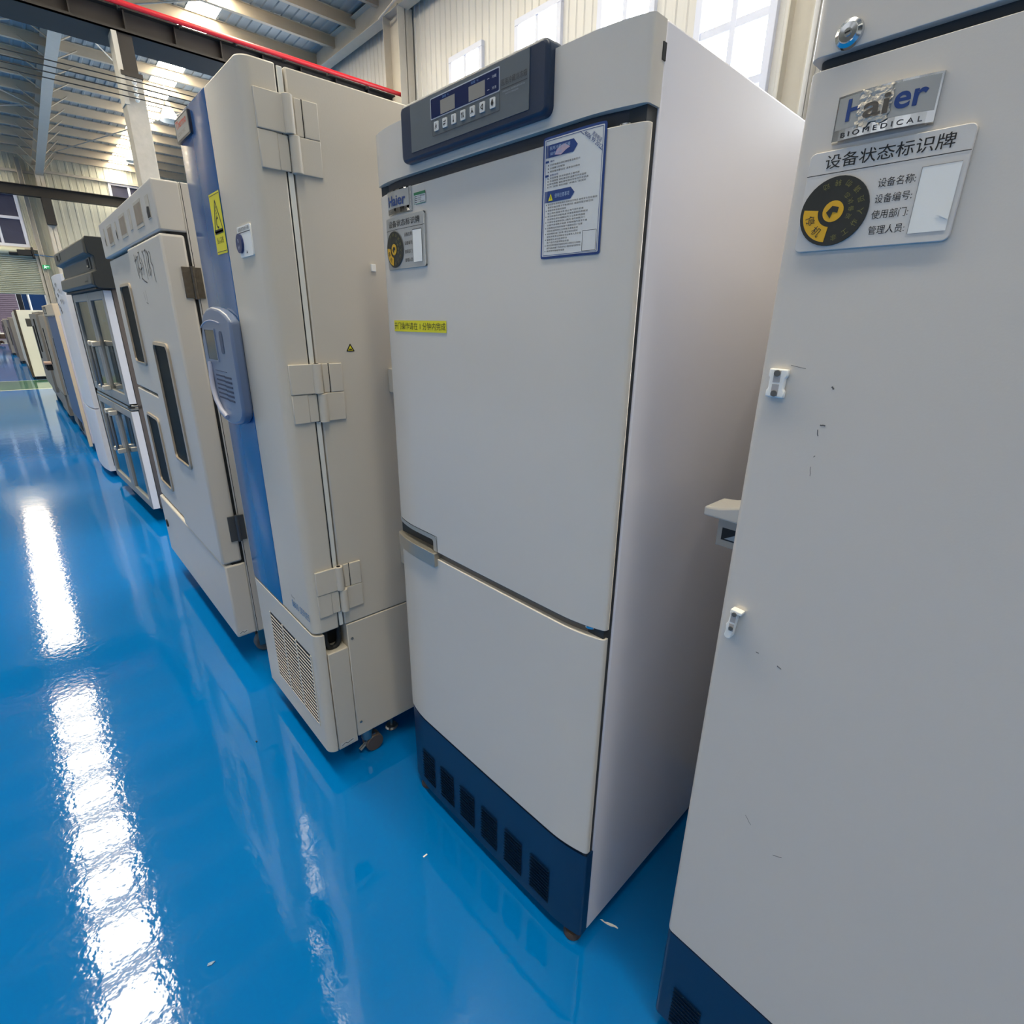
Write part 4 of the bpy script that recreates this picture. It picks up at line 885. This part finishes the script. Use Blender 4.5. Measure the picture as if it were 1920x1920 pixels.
def pull(d, x, z0, z1):
    k = B(); k.tube([(x,0,z0),(x,-.045,z0),(x,-.05,z0+.01),(x,-.05,z1-.01),(x,-.045,z1),(x,0,z1)], .011, 10); h = k.build('door_handle', M('handle_grey',(120,122,124),.35,.7,amt=.05), d)
    k = B()
    for z in (z0, z1): k.box(x-.018,x+.018,-.056,-.001,z-.018,z+.018)
    k.build('handle_end', M('handle_end_bright',(216,208,196),.3,.5,amt=.05), h, bev=.005)
xm = -.605
for (x0,x1,hx) in ((gl,xm-.003,xm-.075),(xm+.003,0,xm+.075)):
    d = gdoor(x0,x1,.885,1.62,clear); pull(d, hx, .955, 1.27)
    d = gdoor(x0,x1,.11,.835,reflectglass); pull(d, hx, .47, .765)
k = B(); k.box(gl,.006,.004,.05,.842,.862); k.box(gl,.006,.012,.05,.866,.878); k.build('mid_trim', steel, G, bev=.002)
k = B(); k.cyl((-.02,.02,.832),(-.02,.02,.89),.012,None,12); k.box(-.04,.012,-.004,.03,.856,.866); k.build('mid_hinge', rubber, G)
for z in (1.19, 1.42): B().box(gl+.03,-.03,.12,.72,z,z+.012).build('shelf', steel, G)
B().box(gl+.03,-.03,.715,.73,.13,1.62).build('inner_liner', M('liner_grey',(96,98,96),.5,amt=.05), G)
hood = B().prism([(-.02,1.63),(.30,1.63),(.30,1.925),(-.035,1.925),(-.055,1.905),(-.055,1.83),(-.02,1.815),(-.022,1.735),(-.05,1.72),(-.055,1.65)][::-1], gl-.005, .04, 'x').build('hood', hoodgrey, G, bev=.006)
hs = B(); hs.prism([(-.025,1.628),(.10,1.628),(.10,1.927),(-.036,1.927),(-.04,1.905),(-.04,1.83),(-.012,1.815),(-.012,1.735),(-.036,1.72),(-.04,1.65)][::-1], .03, .055, 'x'); hs.build('hood_end', hooddark, hood, bev=.004)
k = B(); k.box(gl,.04,-.035,.05,1.622,1.632); k.build('hood_lip', rubber, hood)
k = B(); k.prism(rrect(-.13,-.02,1.745,1.81,.01,3), -.028, -.018, 'y', 0); k.box(-.12,-.06,-.031,-.02,1.753,1.802,1); k.box(-.118,-.085,-.033,-.02,1.757,1.768,2); k.build('thermostat', [hoodgrey, slot, chrome], hood)
k = B(); k.box(-1.16,-1.11,-.06,-.05,1.855,1.89); k.box(-.98,-.97,-.058,-.05,1.85,1.9); k.box(-1.12,-1.05,-.057,-.05,1.845,1.862); k.build('hood_latch', hooddark, hood)
k = B(); stroke(k, [(-.17,1.672),(-.05,1.672),(-.05,1.70)], .004, front(-.056)); k.build('hood_mark', hooddark, hood)
for x in (-.05, gl+.05):
    for y in (.12, .62):
        k = B(); k.cyl((x-.02,y,.045),(x+.02,y,.045),.045,None,20); c = k.build('caster', rubber, G, bev=.004); B().box(x-.03,x+.03,y-.03,y+.03,.08,.1).build('caster_plate', steel, c)
# ================================================================== white upright freezer farther along
Wf = root('white_freezer', (-6.63,.43,0), 'glossy white upright freezer jutting forward past the glass-door refrigerator', 'freezer')
wl, wr, yw = -7.06, -6.2, .425
B().box(wl,wr,yw+.06,1.2,.1,1.775).build('cabinet_body', white, Wf, bev=.01)
wprof = [(wl+.43*(1-math.cos(pi*i/24)), yw+.03*(abs(math.cos(pi*i/24)))**3) for i in range(25)]
d = B().panel([(wl,yw+.06)]+wprof[0:]+[(wr,yw+.06)], .66, 1.80, yw+.09).build('upper_door', white, Wf, bev=.012, seg=3, ang=60)
B().panel([(wl,yw+.06)]+wprof+[(wr,yw+.06)], .06, .65, yw+.09).build('lower_door', white, Wf, bev=.012, seg=3, ang=60)
k = B(); random.seed(9)
for s in range(9): 
    x, z = random.uniform(-6.85,-6.35), 1.5+.028*s; stroke(k, [(x,z),(x+.1,z+.012),(x+.05,z-.02),(x+.16,z)], .004, front(yw-.001))
k.build('marker_scribble', greyink, d)
B().box(wr-.001,wr+.004,.475,.57,1.77,1.80).build('yellow_label', M('faded_yellow_label',(214,206,120),.5,amt=.1), Wf)
B().box(wl+.03,wr-.01,yw+.1,1.15,.015,.1).build('plinth', rubber, Wf)
for x in (wl+.08, wr-.08):
    for y in (yw+.13, 1.1): B().cyl((x,y,0),(x,y,.016),.02).build('foot', rubber, Wf)

# ================================================================== blue-fronted cabinet with the beige head
C1 = root('blue_front_cabinet', (-8.5,.43,0), 'cabinet with glossy dark blue front, grey left column and beige head', 'cabinet')
bl, br, yb = -9.45, -7.55, .43
B().box(bl,br-.001,.5,1.15,.10,1.585).box(br-.03,br-.0005,.456,.5,.10,1.584).build('cabinet_body', M('lilac_grey_enamel',(196,194,204),.35,amt=.03), C1, bev=.005)
hd = B().box(bl,br,yb-.01,.5,1.463,1.585).build('head_panel', beigehead, C1, bev=.006)
k = B(); k.frame('y', yb-.014, yb-.008, -9.25,-8.75,1.482,1.565,.012,0); k.box(-9.2,-8.8,yb-.0125,yb-.009,1.494,1.553,1); k.build('display', [greyink, panelgrey], hd)
B().box(bl,-8.93,yb,.5,.30,1.458).build('grey_column', greycab, C1, bev=.004)
bd_ = B().box(-8.925,br-.02,yb-.005,.5,.30,1.458).build('blue_door', M('deep_blue_paint',(34,78,128),.45,amt=.05), C1, bev=.004); bd_['label'] = 'glossy dark blue door'
B().box(br-.02,br+.004,yb-.006,.456,.07,1.585).build('corner_post', beigehead, C1, bev=.003)
B().box(-9.05,-9.01,yb-.004,yb+.01,.5,1.2).build('slot_handle', slot, C1)
k = B(); k.box(bl,br-.03,yb+.02,.5,.10,.295,0); k.box(-8.7,-8.3,yb+.014,yb+.03,.13,.25,1); k.build('base_grille', [greycab, slot], C1)
k = B(); k.box(br,br+.015,.505,1.1,.64,.66); k.build('side_rail', chrome, C1, bev=.003)
k = B(); k.frame('x', br, br+.008, .51, 1.1, .68, 1.55, .05); k.box(br,br+.012,.51,1.1,1.49,1.5); k.build('side_frame', M('lilac_trim',(214,210,212),.4,amt=.03), C1)
for x in (bl+.08, br-.1):
    for y in (.56, 1.08): B().cyl((x,y,0),(x,y,.101),.025).build('foot', rubber, C1)
# ================================================================== grey cabinets in the distance
C2 = root('drying_oven', (-10.4,.42,0), 'dull grey oven cabinet standing left of the blue-fronted cabinet', 'cabinet')
B().box(-11.05,-9.72,.47,1.1,.1,1.51).build('cabinet_body', greycab, C2, bev=.005)
d = B().box(-11.03,-9.74,.42,.47,.42,1.48).build('oven_door', M('warm_cabinet_grey',(150,140,126),.45,amt=.08), C2, bev=.006)
B().box(-10.6,-10.5,.413,.43,.8,1.3).build('slit_window', slot, d)
B().box(-10.95,-9.8,.425,.47,.12,.40).build('base_panel', greycab, C2, bev=.004)
k = B(); k.box(-11.0,-10.75,.33,.42,.775,.81); k.build('control_ledge', M('ledge_pink',(186,156,140),.5,amt=.1), C2, bev=.006); B().box(-11.0,-10.78,.35,.42,.69,.775).build('ledge_box', slot, C2)
for x in (-10.95,-9.82):
    for y in (.52,1.04): B().cyl((x,y,0),(x,y,.101),.03).build('foot', rubber, C2)
C3 = root('test_chamber', (-12.6,.4,0), 'weathered grey chamber with black door latches, farther along the row', 'cabinet')
B().box(-13.9,-11.3,.45,1.1,.1,1.53).build('cabinet_body', greycab, C3, bev=.006)
d = B().box(-13.86,-11.34,.4,.45,.3,1.5).build('chamber_door', M('weathered_grey',(128,124,118),.5,amt=.15,scale=3), C3, bev=.006)
for x0, z0, z1 in ((-13.1,.75,1.3),(-12.2,.9,1.42),(-12.5,.6,.72)): B().box(x0,x0+.12,.385,.41,z0,z1).build('door_latch', slot, d, bev=.004)
B().box(-13.9,-13.78,.33,.4,1.28,1.42).build('side_box', M('box_grey',(92,88,80),.5,amt=.1), C3, bev=.004)
for x in (-13.7,-11.5):
    for y in (.5,1.0): B().cyl((x,y,0),(x,y,.101),.03).build('foot', rubber, C3)
C4 = root('cream_cabinet', (-20,.3,0), 'pale cream cabinet with dark front edge standing beyond the green floor band', 'cabinet')
B().box(-22.6,-17.66,.30,1.0,.07,1.6).build('cabinet_body', cream, C4, bev=.006)
k = B(); k.box(-17.70,-17.655,.255,.30,.06,1.6); k.box(-22.6,-17.7,.27,.30,.05,.22); k.build('dark_edge', M('umber_edge',(62,52,42),.5,amt=.1), C4)
B().box(-22.55,-17.72,.262,.30,.24,1.56).build('front_door', cream, C4, bev=.004)
B().box(-22.5,-17.75,.33,.95,0,.07).build('plinth', rubber, C4)
for i,(x0,x1,y0,h,lab) in enumerate(((-27.2,-24,.12,1.42,'low dark grey machine cabinet just left of the cream cabinet'),(-35,-29.5,-.02,1.35,'far dark grey machine cabinet near the shutter doorway'))):
    c = root('machine_cabinet', ((x0+x1)/2,y0,0), lab, 'cabinet')
    B().box(x0,x1,y0+.05,y0+.9,.08,h).build('cabinet_body', greycab, c, bev=.01); d = B().box(x0+.1,x1-.1,y0,y0+.05,.2,h-.06).build('cabinet_door', M('door_grey_%s' % 'ab'[i],(106,100,104),.45,amt=.15), c, bev=.006)
    B().box(x0+.6,x0+.9,y0-.02,y0+.01,.5,1.1).build('door_latch', slot, d); B().box(x0+.05,x1-.05,y0+.1,y0+.85,0,.08).build('plinth', rubber, c)
# heap of scrap motors by the doorway
random.seed(2); k = B()
for i in range(70):
    x, y = random.gauss(-40,.7), random.uniform(-2.6,-.1); z = abs(random.gauss(.0,.42)); s = random.uniform(.08,.24)
    if random.random() < .5: k.cyl((x-s,y,z+s*.6),(x+s,y+random.uniform(-.2,.2),z+s),s*.5,None,9,random.choice((0,0,1,2)))
    else: k.box(x-s,x+s,y-s*.8,y+s*.8,max(0,z-s*.2),z+s*.8,random.choice((0,0,1,2)))
o = tag(k.build('scrap_heap', [scrapmat, paper, black]), 'heap of brown and white scrap on the floor by the shutter doorway', 'scrap'); o['kind'] = 'stuff'

# unseen panel added behind the row to darken the refrigerator's side
struct(B().box(-2.1,.5,1.44,1.49,0,1.74).build('added_shade_panel', framepaint))
# ------------------------------------------------------------------ litter on the floor
k = B(); P = [(-.512,.802),(-.507,.806),(-.500,.806),(-.494,.811),(-.484,.816),(-.474,.8195),(-.468,.8195),(-.4675,.8175),(-.476,.8145),(-.484,.8085),(-.493,.8055),(-.501,.8035)]
k.prism(P, .0008, .0022); tag(k.build('plastic_scrap', whiteplastic), 'white plastic sliver on the blue floor beside the refrigerator foot', 'scrap')
k = B(); k.prism([(-1.0775,.026),(-1.0725,.023),(-1.069,.031),(-1.0715,.040),(-1.0745,.036)], .0006, .003); tag(k.build('paint_chip', M('chip_grey',(120,150,180),.4,amt=.3,scale=200)), 'tiny shiny chip lying alone on the open aisle floor', 'chip')
k = B(); k.box(-.961,-.957,.556,.569,.0005,.002); tag(k.build('thread_scrap', whiteplastic), 'tiny white speck on the floor before the vented kick plate', 'scrap')
k = B(); k.box(-1.739,-1.733,.346,.351,.0005,.004); tag(k.build('grit_speck', slot), 'tiny dark speck on the floor before the blue-panelled freezer', 'speck')
